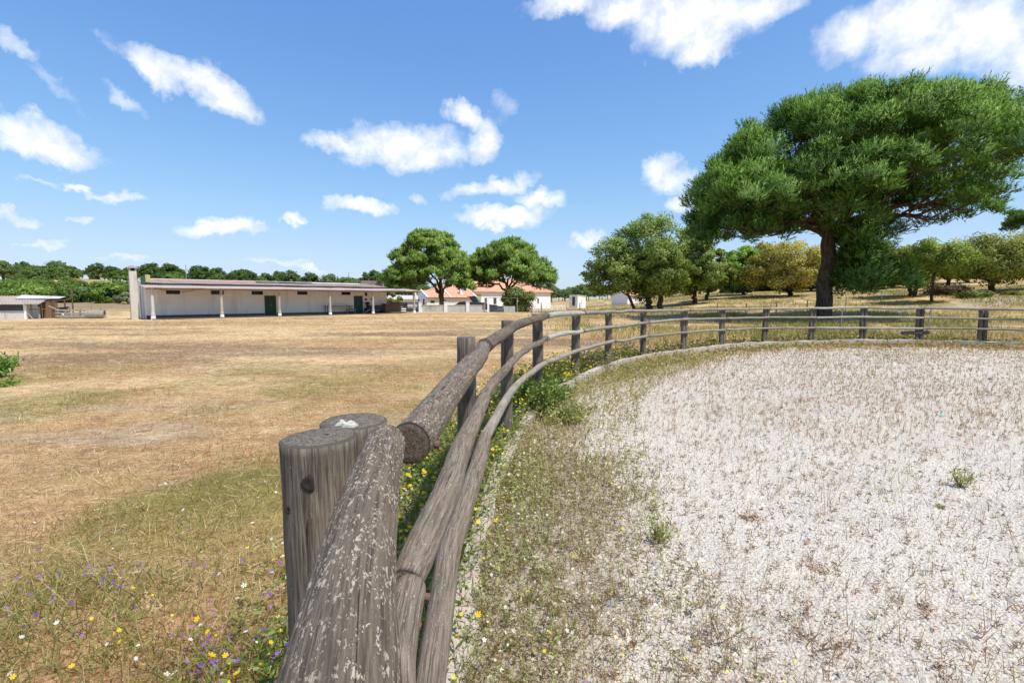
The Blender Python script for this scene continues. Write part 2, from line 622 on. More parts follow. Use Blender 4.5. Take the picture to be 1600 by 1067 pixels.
def m_wood(name, dark, mid, pale, lichen, lich_amt, thr=.535):
    m, g, out = material(name)
    lc = g.attr('lc', 1)
    sp2 = g.n('ShaderNodeSeparateXYZ', {0: lc})
    cap = g.step(sp2.outputs[2], 300, 900)             # the sawn ends carry a mark in their third coordinate
    side = g.m('SUBTRACT', 1.0, cap)
    s1 = g.scalev(lc, (34, 34, 1.6))
    grain = g.noise(s1, 3.0, 6.0, .68, .25)
    fib = g.noise(g.scalev(lc, (150, 150, 5)), 2.0, 4.0, .6)
    big = g.noise(g.scalev(lc, (7, 7, 2.2)), 1.6, 4.0, .6)
    col = g.mix(g.step(grain, .34, .62), dark, mid)
    col = g.mix(g.m('MULTIPLY', g.step(fib, .48, .72), .55), col, pale)
    crack = g.step(g.noise(g.scalev(lc, (74, 74, 1.6)), 1.5, 4.0, .55, .5), .345, .305)
    col = g.mix(g.m('MULTIPLY', crack, .8), col, tuple(x * .28 for x in dark))
    sp = g.noise(g.scalev(lc, (150, 150, 58)), 1.5, 6.0, .68, .4)
    sp0 = g.noise(g.scalev(lc, (52, 52, 19)), 1.5, 5.0, .62, .3)
    spk = g.m('MULTIPLY', g.step(g.m('ADD', g.m('MULTIPLY', sp, .65), g.m('MULTIPLY', sp0, .35)), thr, thr + .05), g.step(big, .30, .50))
    spk = g.m('MULTIPLY', spk, g.m('SUBTRACT', 1.0, g.m('MULTIPLY', cap, .85)))
    col = g.mix(g.m('MULTIPLY', spk, lich_amt), col, lichen)
    col = g.mix(g.m('MULTIPLY', g.step(big, .55, .75), .35), col, tuple(x * .6 for x in dark))
    rad = g.m('SQRT', g.m('ADD', g.m('MULTIPLY', sp2.outputs[0], sp2.outputs[0]), g.m('MULTIPLY', sp2.outputs[1], sp2.outputs[1])))
    ring = g.m('SINE', g.m('MULTIPLY', g.m('ADD', rad, g.m('MULTIPLY', big, .01)), 900.0))
    col = g.mix(g.m('MULTIPLY', g.step(ring, .0, 1.0), g.m('MULTIPLY', cap, .55)), col, dark)
    h = g.m('ADD', g.m('MULTIPLY', grain, .0026), g.m('ADD', g.m('MULTIPLY', fib, .0016), g.m('MULTIPLY', crack, -.005)))
    h = g.m('ADD', h, g.m('MULTIPLY', spk, .0012))
    finish(g, out, col, .85, g.bump(h, 1.0, 1.0), .25)
    return m


def m_plain(name, col, var=.25, scale=4.0, rough=.85, streak=None, bump=.0, metal=0.0, dirt=None, dirt_amt=.4, spec=.25):
    m, g, out = material(name)
    p = g.obj()
    f1 = g.noise(p, scale, 5.0, .62)
    f2 = g.noise(p, scale * 9, 3.0, .6)
    k = g.m('ADD', 1 - var * 1.0, g.m('MULTIPLY', g.m('ADD', g.m('MULTIPLY', f1, .7), g.m('MULTIPLY', f2, .3)), 2 * var))
    c = g.mix(1.0, col, g.n('ShaderNodeCombineColor', {0: k, 1: k, 2: k}).outputs[0], 'MULTIPLY')
    if dirt:
        s = g.noise(g.scalev(p, (scale * 1.5, scale * 1.5, scale * .3) if streak else (scale, scale, scale)), 1.0, 6.0, .65)
        c = g.mix(g.m('MULTIPLY', g.step(s, .48, .68), dirt_amt), c, dirt)
    finish(g, out, c, rough, g.bump(f2, bump, .02) if bump else None, spec, metal)
    return m


def m_leaf(name, trans=.35, gloss=.02, rough=.5):
    m, g, out = material(name)
    c = g.attr('col')
    d = g.n('ShaderNodeBsdfDiffuse', {'Color': c})
    t = g.n('ShaderNodeBsdfTranslucent', {'Color': g.mix(.5, c, g.mix(1.0, c, (1.5, 1.5, .5), 'MULTIPLY'))})
    mx = g.n('ShaderNodeMixShader', {0: trans, 1: d.outputs[0], 2: t.outputs[0]})
    gl = g.n('ShaderNodeBsdfGlossy', {'Color': (.8, .85, .8), 'Roughness': rough})
    mx2 = g.n('ShaderNodeMixShader', {0: gloss, 1: mx.outputs[0], 2: gl.outputs[0]})
    g.t.links.new(mx2.outputs[0], out.inputs[0])
    return m


def m_attr(name, rough=.9):
    m, g, out = material(name)
    finish(g, out, g.attr('col'), rough, None, .2)
    return m


def m_bark(name, a, b):
    m, g, out = material(name)
    p = g.obj()
    f = g.noise(g.scalev(p, (6, 6, 1.4)), 1.2, 6.0, .65, .4)
    h = g.noise(g.scalev(p, (14, 14, 3)), 1.0, 4.0, .6)
    c = g.mix(g.step(f, .35, .65), a, b)
    finish(g, out, c, .95, g.bump(h, 1.0, .06), .1)
    return m


def m_tiles(name, a, b, axis, pitch):
    m, g, out = material(name)
    p = g.obj()
    s = g.n('ShaderNodeSeparateXYZ', {0: p})
    w = g.m('SINE', g.m('MULTIPLY', s.outputs[axis], 2 * PI / pitch))
    f = g.noise(p, 1.3, 6.0, .65)
    f2 = g.noise(p, 14.0, 3.0, .6)
    c = g.mix(g.step(g.m('ADD', g.m('MULTIPLY', f, .6), g.m('MULTIPLY', f2, .4)), .38, .62), a, b)
    finish(g, out, c, .9, g.bump(w, .7, .05), .15)
    return m


M = {}
M['field'] = m_ground()
M['arena'] = m_arena()
M['wood'] = m_wood('weathered_flaking_timber', (.058, .043, .031), (.15, .115, .082), (.28, .225, .168), (.46, .385, .295), .85, .512)
M['woodrail'] = m_wood('weathered_grey_timber', (.08, .062, .045), (.215, .172, .128), (.38, .32, .25), (.53, .475, .40), .6, .545)
M['wood2'] = m_wood('weathered_grey_post', (.062, .048, .035), (.188, .16, .126), (.35, .305, .245), (.45, .43, .36), .3, .57)
M['wood3'] = m_wood('pale_lichen_timber', (.24, .225, .19), (.40, .375, .315), (.54, .515, .44), (.52, .54, .44), .7, .53)
M['wood4'] = m_wood('far_grey_timber', (.15, .128, .10), (.31, .27, .215), (.45, .405, .335), (.5, .47, .41), .5, .55)
M['leaf'] = m_leaf('leaf')
M['needle'] = m_leaf('pine_needle', .17, .015, .45)
M['grass'] = m_leaf('grass_blade', .3, .03, .5)
M['petal'] = m_leaf('petal', .25, .0)
M['chip'] = m_attr('gravel_chip')
M['bark'] = m_bark('pine_bark', (.05, .036, .028), (.15, .105, .08))
M['bark2'] = m_bark('oak_bark', (.035, .028, .022), (.11, .09, .07))
M['concrete'] = m_plain('concrete', (.40, .36, .31), .25, 3.0, .92, True, .3, dirt=(.20, .17, .13), dirt_amt=.5)
M['kerb'] = m_plain('kerb_concrete', (.44, .385, .325), .35, 5.0, .95, None, .6, dirt=(.36, .20, .14), dirt_amt=.45)
M['plaster'] = m_plain('white_plaster', (.84, .82, .78), .10, .9, .9, True, 0, dirt=(.52, .46, .38), dirt_amt=.35)
M['white'] = m_plain('white_paint', (.82, .82, .81), .05, .8, .85, True, 0, dirt=(.66, .63, .58), dirt_amt=.25)
M['stucco'] = m_plain('grey_render', (.52, .50, .46), .15, 1.5, .95, True, .2, dirt=(.3, .27, .23), dirt_amt=.5)
M['pink'] = m_plain('faded_red_sheet', (.33, .205, .19), .25, 1.2, .8, True, 0, dirt=(.47, .36, .35), dirt_amt=.6)
M['pinkpale'] = m_plain('bleached_red_sheet', (.455, .36, .33), .2, 1.5, .8, True, 0, dirt=(.56, .48, .45), dirt_amt=.5)
M['greysheet'] = m_plain('grey_roof_sheet', (.50, .49, .47), .2, 1.0, .85, True, 0, dirt=(.36, .33, .30), dirt_amt=.5)
M['fibro'] = m_plain('fibre_cement_sheet', (.36, .31, .26), .3, 1.5, .95, True, .1, dirt=(.20, .17, .14), dirt_amt=.5)
M['green'] = m_plain('dark_green_paint', (.035, .085, .042), .2, 2.0, .6, True, 0, dirt=(.06, .09, .05), dirt_amt=.3)
M['teal'] = m_plain('dark_teal_paint', (.03, .085, .075), .2, 2.0, .6)
M['yellow'] = m_plain('mossy_yellow_render', (.42, .40, .16), .3, 4.0, .9, None, 0, dirt=(.25, .28, .10), dirt_amt=.5)
M['purple'] = m_plain('dark_brick_parapet', (.19, .15, .15), .3, 5.0, .9, None, .2, dirt=(.30, .25, .24), dirt_amt=.4)
M['tile'] = m_tiles('orange_roof_tile', (.58, .26, .15), (.70, .39, .26), 0, .24)
M['dark'] = m_plain('dark_void', (.018, .018, .02), .1, 3.0, .5)
M['glass'] = m_plain('dark_glass', (.012, .016, .02), .1, 2.0, .15, spec=.25)
M['carpaint'] = m_plain('black_car_paint', (.014, .015, .018), .1, 2.0, .25, spec=.6)
M['carpaint2'] = m_plain('dark_bronze_car_paint', (.07, .062, .055), .1, 2.0, .3, spec=.6)
M['tyre'] = m_plain('tyre_rubber', (.02, .02, .02), .1, 3.0, .9)
M['steel'] = m_plain('galvanised_steel', (.35, .36, .37), .15, 5.0, .5, metal=.6)
M['rust'] = m_plain('rusty_iron', (.155, .085, .06), .35, 9.0, .9, dirt=(.09, .04, .03), dirt_amt=.6)
M['wire'] = m_plain('fence_wire', (.16, .15, .14), .1, 5.0, .6, metal=.5)
M['black'] = m_plain('black_plastic', (.02, .02, .022), .1, 3.0, .6)
M['gate'] = m_plain('dark_blue_grey_sheet', (.055, .07, .085), .2, 3.0, .6)
M['plank'] = m_plain('grey_old_board', (.30, .27, .23), .35, 3.0, .95, True, .2, dirt=(.15, .13, .11), dirt_amt=.5)
M['brownrail'] = m_plain('brown_stained_board', (.20, .12, .07), .3, 3.0, .9)
M['floor'] = m_plain('shade_toned_floor', (.085, .07, .06), .3, 1.0, .95)  # floor colour darkened to carry the shade under the veranda roof
M['solar'] = m_plain('solar_panel', (.03, .035, .055), .1, 2.0, .15, spec=.6)

# ================================================================== SETTING
# ---- field: one sheet to the horizon, finer near the camera
nr = 270
rr = 0.35 * (3200 / 0.35) ** np.linspace(0, 1, nr)
th = np.concatenate([np.linspace(-68, 68, 440, endpoint=False), np.linspace(68, 292, 110, endpoint=False)]) * PI / 180
TH, RR = np.meshgrid(th, rr)
gx, gy = RR * np.sin(TH), RR * np.cos(TH)
near = RR < 60
fd = np.full(gx.shape, -50.0)
fd[near] = fence_dist(gx[near], gy[near])
gzv = ground_z(gx, gy, fd)
nt = len(th)
V = np.stack([gx, gy, gzv], -1).reshape(-1, 3)
V = np.vstack([V, [[0, 0, float(arena_z(0.0, 0.0)) - .05]]])
i = np.arange(nr - 1)[:, None] * nt
j = np.arange(nt)[None, :]
j2 = (j + 1) % nt
Fq = np.stack([i + j, i + j2, i + nt + j2, i + nt + j], -1).reshape(-1, 4)[:, ::-1]
Ft = np.stack([np.full(nt, nr * nt), np.arange(nt), (np.arange(nt) + 1) % nt], 1)[:, ::-1]
cc = cover_colour(gx, gy, fd).reshape(-1, 3)
cc = np.vstack([cc, cc[:1]])
o = np_obj('field', V, [Fq, Ft], M['field'], col=cc, smooth=True)
tag(o, 'dry mown field of straw and patchy green grass', kind='structure')


# ---- arena floor
def arena_cover(x, y, fd):
    n = fbm(x * .5, y * .5, 0, 4, 141)
    n2 = fbm(x * 1.6, y * 1.6, 0, 3, 151)
    # weeds hug the kerb, widest on the near left
    wid = 0.45 + .65 * np.exp(-((y - 2.5) / 2.6) ** 2) * (x < 3) + .75 * sstep(y, 6, 13)
    edge = 1 - sstep(fd + 2.2 * (n - .5) + .5 * (n2 - .5), wid * .35, wid * 1.25)
    patch = sstep(n + .35 * (n2 - .5), .56, .74) * .32 + .22 * sstep(y, 5, 9) + .15 * sstep(y, 10, 15)
    return np.clip(np.maximum(edge, patch), 0, 1), n2


def arena_colour(x, y, fd):
    e, n2 = arena_cover(x, y, fd)
    e, n2 = e[..., None], n2[..., None]
    sand = np.array([.62, .56, .475]) * (.88 + .24 * n2)
    weed = np.array([.33, .26, .155]) * (.75 + .5 * n2)
    return sand * (1 - .55 * e) + weed * .55 * e


cen = np.array([11.0, 5.0])
ak = KERB
na = len(ak)
ts = np.linspace(0, 1, 110) ** 1.0
ax_ = ak[None, :, 0] * (1 - ts[:, None]) + cen[0] * ts[:, None]
ay_ = ak[None, :, 1] * (1 - ts[:, None]) + cen[1] * ts[:, None]
az_ = arena_z(ax_, ay_)
i = np.arange(len(ts) - 1)[:, None] * na
j = np.arange(na)[None, :]
j2 = (j + 1) % na
F = np.stack([i + j, i + j2, i + na + j2, i + na + j], -1).reshape(-1, 4)
fda = fence_dist(ax_, ay_).reshape(ax_.shape)
o = np_obj('arena_floor', np.stack([ax_, ay_, az_], -1).reshape(-1, 3), F, M['arena'], col=arena_colour(ax_, ay_, fda).reshape(-1, 3), smooth=True)
tag(o, 'pale sand and gravel floor of the riding arena', kind='structure')

# ---- kerb of concrete slabs
kerb = thing('arena_kerb', 'low cracked concrete kerb along the foot of the timber fence', 'kerb')
seg = np.linalg.norm(np.roll(KERB, -1, 0) - KERB, axis=1)
cum = np.concatenate([[0], np.cumsum(seg)])
KC = np.vstack([KERB, KERB[:1]])
KN = unit(np.roll(KERB, -1, 0) - np.roll(KERB, 1, 0))
KN = np.vstack([KN, KN[:1]])


def kerb_pt(s):
    return np.array([np.interp(s, cum, KC[:, 0]), np.interp(s, cum, KC[:, 1])]), unit(np.array([np.interp(s, cum, KN[:, 0]), np.interp(s, cum, KN[:, 1])]))


s = 0.0
while s < cum[-1]:
    ln = rng.uniform(1.9, 2.3)
    p, _ = kerb_pt(s)
    if not (p[1] < -3 or p[0] > 23 or (p[0] > 5 and p[1] < 8)):
        top = .045 + rng.normal() * .012 + (-.015 if p[1] > 15 else 0)
        V, F = [], []
        n = 7
        sl_ = rng.normal() * .01
        for k in range(n):
            q, t = kerb_pt(min(s + .012 + (ln - .024) * k / (n - 1), cum[-1]))
            nn = np.array([t[1], -t[0]])
            w = rng.normal(size=4) * .011
            z = top + sl_ * (k / (n - 1) - .5) + rng.normal() * .009 - (.03 if p[1] < 7 else 0)
            for (o_, zz) in ((-.072 + w[0], -.42), (-.068 + w[1], z + w[2]), (.064 + w[3], z + w[0]), (.07, -.42)):
                V.append((q[0] + nn[0] * o_, q[1] + nn[1] * o_, zz))
        for k in range(n - 1):
            for a in range(4):
                b = (a + 1) % 4
                F.append((k * 4 + a, k * 4 + b, k * 4 + 4 + b, k * 4 + 4 + a))
        F += [(0, 1, 2, 3), tuple(range(4 * n - 1, 4 * n - 5, -1))]
        mb = MB().add(V, F)
        mb.build('kerb_slab', M['kerb'], kerb, bevel=.006)
    s += ln


# ------------------------------------------------------------------ timber fence
def log(name, pts, rads, mat, parent, nseg=14, step=.12, rough=.05, groove=0.0, dome=.25, seed=None, knots=True):
    """round timber along a bent line with uneven girth and sawn ends"""
    P = np.asarray(pts, float)
    d = np.concatenate([[0], np.cumsum(np.linalg.norm(np.diff(P, axis=0), axis=1))])
    n = max(6, int(d[-1] / step))
    t = np.linspace(0, d[-1], n)
    if len(P) > 2:
        C = catmull(P, 10, closed=False)
        dc = np.concatenate([[0], np.cumsum(np.linalg.norm(np.diff(C, axis=0), axis=1))])
        dc *= d[-1] / dc[-1]
        Q = np.stack([np.interp(t, dc, C[:, k]) for k in range(3)], 1)
    else:
        Q = np.stack([np.interp(t, d, P[:, k]) for k in range(3)], 1)
    R = np.interp(t, d, rads)
    sd = int(rng.integers(1, 9999)) if seed is None else seed
    R = R * (1 + rough * 2 * (vnoise(t * 2.6, sd, 0, 5) - .5) + rough * 1.2 * (vnoise(t * 9, sd, 2, 6) - .5))
    T = unit(np.gradient(Q, axis=0))
    up = np.array([0, 0, 1.0]) if abs(T[n // 2][2]) < .8 else np.array([0.3, 1.0, 0])
    A = unit(np.cross(T, up))
    B = np.cross(T, A)
    if knots:
        Q = Q + A * (.012 * (vnoise(t * 1.6, sd, 7, 8) - .5))[:, None] * 2 + B * (.012 * (vnoise(t * 1.6, sd, 9, 9) - .5))[:, None] * 2
    th = np.arange(nseg) * 2 * PI / nseg
    ct, st = np.cos(th), np.sin(th)
    rr_ = R[:, None] * (1 + rough * 1.6 * (vnoise(ct[None] * 1.6 + sd, st[None] * 1.6, t[:, None] * 2.2, 11) - .5))
    if groove:
        gv = vnoise(ct[None] * 13 + sd, st[None] * 13, t[:, None] * .9, 13)
        rr_ = rr_ - groove * (1 - sstep(gv, .18, .40))
        rr_ = rr_ - groove * .5 * (vnoise(ct[None] * 24 + sd, st[None] * 24, t[:, None] * 2.5, 17) - .5)
    V = Q[:, None] + rr_[..., None] * (ct[None, :, None] * A[:, None] + st[None, :, None] * B[:, None])
    L = np.stack([rr_ * ct, rr_ * st, np.broadcast_to(t[:, None] + sd * .37, rr_.shape)], -1)
    i = np.arange(n - 1)[:, None] * nseg
    j = np.arange(nseg)[None]
    j2 = (j + 1) % nseg
    F = [np.stack([i + j, i + j2, i + nseg + j2, i + nseg + j], -1).reshape(-1, 4)]
    Vs, Ls, cnt = [V.reshape(-1, 3)], [L.reshape(-1, 3)], n * nseg
    tri = []
    rings = (0.93, 0.6, 0.3)
    for end, sgn in ((0, -1), (n - 1, 1)):
        prev = end * nseg
        for q, rf in enumerate(rings):
            hh = dome * R[end] * (1 - rf) * .25 + (.004 if rf > .9 else 0)
            vv = Q[end] + rf * (V[end] - Q[end]) + sgn * T[end] * (hh + groove * .6 * (vnoise(V[end, :, 0] * 60, V[end, :, 1] * 60, rf * 9, 3) - .5)[:, None])
            Vs.append(vv)
            Ls.append(np.stack([rr_[end] * ct * rf, rr_[end] * st * rf, np.full(nseg, t[end] + sd * .37 + 1000)], -1))
            a = np.arange(nseg)
            F.append(np.stack([prev + a, prev + (a + 1) % nseg, cnt + (a + 1) % nseg, cnt + a], -1))
            prev = cnt
            cnt += nseg
        Vs.append((Q[end] + sgn * T[end] * dome * R[end] * .25)[None])
        Ls.append(np.array([[0, 0, t[end] + sd * .37 + 1000]]))
        a = np.arange(nseg)
        tri.append(np.stack([prev + a, prev + (a + 1) % nseg, np.full(nseg, cnt)], -1))
        cnt += 1
    return np_obj(name, np.concatenate(Vs), F + tri, mat, parent, lc=np.concatenate(Ls), smooth=True)


fence = thing('timber_fence', 'weathered grey three-rail timber fence curving round the gravel arena', 'fence')
PTOP = {4: 527, 5: 501, 6: 491, 7: 491, 8: 488.5, 9: 486, 10: 484, 11: 482.5, 12: 479, 13: 482, 14: 479, 15: 481, 16: 484, 17: 485, 18: 486}
NP = len(POSTS)
PT = unit(np.array([np.array(POSTS[min(k + 1, NP - 1)]) - np.array(POSTS[max(k - 1, 0)]) for k in range(NP)]))
PIN = np.stack([PT[:, 1], -PT[:, 0]], 1)              # towards the arena
post_r = {}
for k, (x, y) in enumerate(POSTS):
    if k in (2, 3):
        continue
    zt = zpix(PTOP[k], y) if k in PTOP else 1.28
    zb = -.5
    lean = rng.normal(size=2) * .012
    if k >= 10:                                       # pairs of slimmer posts, side by side
        for sgn in (-1, 1):
            r = rng.uniform(.062, .072)
            q = np.array([x, y]) + PT[k] * sgn * (r + .008)
            log('post', [(q[0] - lean[0], q[1] - lean[1], zb), (q[0], q[1], zt - rng.uniform(0, .03))], [r * 1.04, r], M['wood2'], fence, 12, .2, .03)
        post_r[k] = .068
    else:
        r = {4: .072, 5: .074, 6: .084, 7: .088, 8: .085, 9: .08}.get(k, .08)
        log('post', [(x - lean[0], y - lean[1], zb), (x, y, zt)], [r * 1.06, r], M['wood2'], fence, 22, .1, .035, .004)
        post_r[k] = r
# the near pair of thick posts
p1 = log('post', [(-.425, 1.10, -.4), (-.44, 1.11, .5), (-.457, 1.12, 1.272)], [.094, .091, .0885], M['wood2'], fence, 90, .02, .025, .004, dome=.5, seed=77, knots=False)
p2 = log('post', [(-.437, 1.33, -.4), (-.437, 1.31, 1.262)], [.092, .0875], M['wood2'], fence, 80, .025, .025, .004, dome=.5, seed=78, knots=False)
for (kx, kz, kw, kh) in ((-.449, 1.195, .013, .017), (-.443, 1.0, .008, .011), (-.50, 1.13, .006, .009)):
    yy = 1.117 - math.sqrt(max(.0905 ** 2 - (kx + .455) ** 2, 0)) + .004
    V, F = [], []
    for ring, dep in ((1.2, .003), (1.0, -.0008), (.62, -.001), (.3, .001)):
        for q in range(14):
            a = 2 * PI * q / 14
            w = ring * (1 + .15 * math.sin(3 * a + kz * 9))
            V.append((kx + kw * w * math.cos(a), yy + dep, kz + kh * w * math.sin(a)))
    for q in range(3):
        for e in range(14):
            F.append((q * 14 + e, q * 14 + (e + 1) % 14, q * 14 + 14 + (e + 1) % 14, q * 14 + 14 + e))
    F.append(tuple(range(42, 56)))
    MB().add(V, F).build('knot', m_plain('dark_knot', (.035, .028, .023), .3, 60, .95), p1, smooth=True)
# crust of white lichen on the sawn tops
Vl, Fl = [], []
for (cx, cy, rx, ry, a0) in ((-.450, 1.262, .019, .012, .3), (-.434, 1.275, .013, .016, .2), (-.420, 1.250, .013, .008, 0), (-.462, 1.285, .009, .006, 0), (-.428, 1.242, .015, .008, .4)):
    n = 14
    o_ = len(Vl)
    for ring, zz in ((1.0, 1.262), (.65, 1.272), (0, 1.274)):
        if ring == 0:
            Vl.append((cx, cy, zz + .002))
        else:
            for q in range(n):
                a = 2 * PI * q / n
                w = ring * (1 + .35 * math.sin(3 * a + cx * 300) + .2 * math.sin(5 * a + cy * 200))
                Vl.append((cx + rx * w * math.cos(a), cy + ry * w * math.sin(a), zz))
    for q in range(n):
        q2 = (q + 1) % n
        Fl += [(o_ + q, o_ + q2, o_ + n + q2, o_ + n + q), (o_ + n + q, o_ + n + q2, o_ + 2 * n)]
MB().add(Vl, Fl).build('lichen_crust', m_plain('white_lichen', (.46, .44, .39), .35, 60, .95), p2)

RT = [1.237, 1.285, 1.335, 1.305, 1.288, 1.27, 1.248, 1.245, 1.237, 1.25, 1.27, 1.25, 1.215, 1.2, 1.19]
RM = [.835, .92, .95, .93, .914, .93, .952, .93, .916, .90, .898, .89, .865, .86, .86]
RL = [.50, .574, .55, .558, .553, .55, .542, .53, .52, .50, .479, .48, .486, .48, .48]


def rail_pt(k, z, r, extra=0.0):
    o_ = post_r[k] + r - .004
    q = np.array(POSTS[k]) + PIN[k] * o_ + PT[k] * extra
    return (q[0], q[1], z)


def rails(Z, r_near, r_far, joints, mats):
    for (a, b), mt in zip(joints, mats):
        pts, rad = [], []
        for k in range(a, b + 1):
            f = min(1, (k - 4) / 7)
            r = r_near * (1 - f) + r_far * f
            pts.append(rail_pt(k, Z[k - 4], r, .07 if k == a and a > 4 else (.045 if k == b else 0)))
            rad.append(r)
        pts = np.array(pts)
        if len(pts) == 2:
            m_ = (pts[0] + pts[1]) / 2 + np.array([0, 0, rng.normal() * .02])
            pts = np.array([pts[0], m_, pts[1]])
            rad = [rad[0], np.mean(rad), rad[1]]
        near_ = POSTS[a][1] < 9
        log('rail', pts, np.array(rad) * rng.uniform(.94, 1.06), mt, fence, 26 if near_ else 12, .05 if near_ else .15, .07, .003 if near_ else 0)


w1_, w3_, w4_ = M['wood'], M['wood3'], M['wood4']
# nearest stretch: log running out under the camera, then the bend
log('rail', [(.30, -1.05, 1.20), (.06, -.42, 1.222), (-.165, .43, 1.236), (-.332, 1.205, 1.229)], [.053, .054, .053, .052], w1_, fence, 96, .012, .03, .0018, dome=.6, seed=31, knots=True)
r0 = log('rail', [(-.302, 1.345, 1.190), (-.264, 1.9, 1.20), (-.235, 2.8, 1.225), rail_pt(4, 1.237, .055, .05)], [.063, .060, .057, .054], w1_, fence, 64, .02, .04, .0018, dome=.3, seed=35)
MB().bar((-.232, 1.42, 1.165), (-.218, 1.42, 1.163), .013, 10).build('bolt', M['rust'], r0)
log('rail', [(.30, -1.0, .80), (-.02, -.05, .83), (-.212, .80, .846), (-.252, 1.0, .848), (-.272, 1.19, .848)], [.044, .045, .045, .044, .043], M['woodrail'], fence, 48, .02, .05, .0016, seed=41)
r1 = log('rail', [(-.276, 1.20, .846), (-.273, 1.32, .848), (-.272, 1.6, .85), (-.264, 1.9, .852), (-.245, 2.7, .85), rail_pt(4, .835, .048, .05)], [.041, .047, .052, .053, .050, .047], M['woodrail'], fence, 48, .02, .05, .0016, seed=43)
for (y_, z_) in ((1.05, .852), (1.17, .846)):
    MB().bar((-.226, y_, z_), (-.210, y_, z_ - .004), .010, 10).build('bolt', M['rust'], r1)
log('rail', [(.36, -1.0, .44), (.05, -.1, .455), (-.205, .85, .47), (-.236, 1.33, .473), (-.253, 1.7, .478), (-.272, 2.07, .482), (-.255, 2.4, .488), (-.226, 3.2, .497), rail_pt(4, .50, .05, .06)], [.046, .047, .047, .047, .050, .054, .057, .057, .052], M['woodrail'], fence, 48, .022, .05, .0016, seed=47)
J = [(4, 6), (6, 7), (7, 10), (10, 12), (12, 14), (14, 15), (15, 17), (17, 18)]
rails(RT, .054, .042, J, [w1_, w3_, w4_, w4_, w3_, w4_, w4_, w4_])
rails(RM, .046, .038, [(4, 6), (6, 7), (7, 9), (9, 11), (11, 13), (13, 15), (15, 17), (17, 18)], [M['woodrail'], w3_, w4_, w4_, w4_, w3_, w4_, w4_])
rails(RL, .042, .038, [(4, 6), (6, 8), (8, 9), (9, 11), (11, 13), (13, 15), (15, 17), (17, 18)], [w4_, w4_, w4_, w4_, w4_, w3_, w4_, w4_])
log('cross_block', [(15.05, 18.62, .30), (16.0, 18.52, .31)], [.065, .07], M['wood2'], fence, 12, .2, .04)


# ================================================================== BUILDINGS
def corrugated(mb, x0, x1, ya, za, yb, zb, pitch, amp, thick=.012, per=6):
    n = max(4, int(round((x1 - x0) / pitch * per)))
    xs = np.linspace(x0, x1, n + 1)
    h = amp * np.cos(xs / pitch * 2 * PI)
    V = []
    for (y, z) in ((ya, za), (yb, zb)):
        for off in (0, -thick):
            V += [(x, y, z + hh + off) for x, hh in zip(xs, h)]
    k = n + 1
    F = []
    for q in range(n):
        F += [(q, q + 1, 2 * k + q + 1, 2 * k + q), (k + q + 1, k + q, 3 * k + q, 3 * k + q + 1),
              (q + 1, q, k + q, k + q + 1), (2 * k + q, 2 * k + q + 1, 3 * k + q + 1, 3 * k + q)]
    F += [(0, 2 * k, 3 * k, k), (n, k + n, 3 * k + n, 2 * k + n)]
    mb.add(V, F)
    return mb


# ---- long stable with veranda ---------------------------------------------------------------
LX, LY = at(240, 37.7)
ANG = math.radians(45)
ca, sa = math.cos(ANG), math.sin(ANG)
stable = thing('stable_building', 'long white single-storey stable with a faded red roof and a columned veranda', 'stable', (LX, LY, 0), ANG)
stable.scale = (1, 1, .955)


def wall_x(px, yl=2.4):
    """local x on the line y = yl of the stable under photo column px"""
    r = (px - 800) / FPX
    X0, Y0 = LX - sa * yl, LY + ca * yl
    return (r * Y0 - X0) / (ca - r * sa)


def wall_d(x, yl=2.4):
    return LY + ca * yl + sa * x


XE = 21.9                                             # right end of the body
holes = []
for a, b, y0, y1 in ((262, 284, 451.5, 458), (332, 352, 452, 458.5), (395, 413, 453, 459), (466, 482, 453.5, 459), (535, 549, 454.5, 459.5)):
    x0, x1 = wall_x(a), wall_x(b)
    d = wall_d((x0 + x1) / 2)
    holes.append((x0, x1, zpix(y1, d), zpix(y0, d)))
doors = []
for a, b, y0 in ((414.6, 432.6, 460.3), (553.7, 567.5, 461)):
    x0, x1 = wall_x(a), wall_x(b)
    doors.append((x0, x1, 0.08, zpix(y0, wall_d((x0 + x1) / 2))))
# front wall pieces around the openings
xs = sorted(holes + doors, key=lambda h: h[0])
mb = MB()
xc = -.1
for (x0, x1, z0, z1) in xs:
    mb.box(xc, x0, 2.4, 2.6, -.3, 2.93)
    mb.box(x0, x1, 2.4, 2.6, z1, 2.93)
    if z0 > .3:
        mb.box(x0, x1, 2.4, 2.6, -.3, z0)
    else:
        mb.box(x0, x1, 2.4, 2.6, -.3, .06)
    xc = x1
mb.box(xc, XE, 2.4, 2.6, -.3, 2.93)
mb.build('front_wall', M['plaster'], stable)
mb = MB()
mb.prism([(2.602, -.3), (8.6, -.3), (8.6, 2.9), (5.6, 3.42), (2.602, 2.93)], 'x', -.1, .1)
mb.build('end_wall', M['plaster'], stable)
mb = MB()
mb.prism([(2.602, -.3), (8.6, -.3), (8.6, 2.9), (5.6, 3.42), (2.602, 2.93)], 'x', XE - .2, XE)
mb.box(.102, XE - .202, 8.4, 8.6, -.3, 2.88)
mb.build('rear_wall', M['stucco'], stable)
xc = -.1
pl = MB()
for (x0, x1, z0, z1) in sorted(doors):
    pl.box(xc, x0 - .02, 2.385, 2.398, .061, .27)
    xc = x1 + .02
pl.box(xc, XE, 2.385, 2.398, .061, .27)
pl.build('wall_base_strip', m_plain('dark_brown_base_strip', (.15, .12, .10), .4, 2.0, .95, dirt=(.06, .05, .04), dirt_amt=.6), stable)  # thin dark brown strip along the foot of the front wall
MB().box(-.1, XE + .2, -.25, 2.384, -.3, .06).build('veranda_floor', M['floor'], stable)
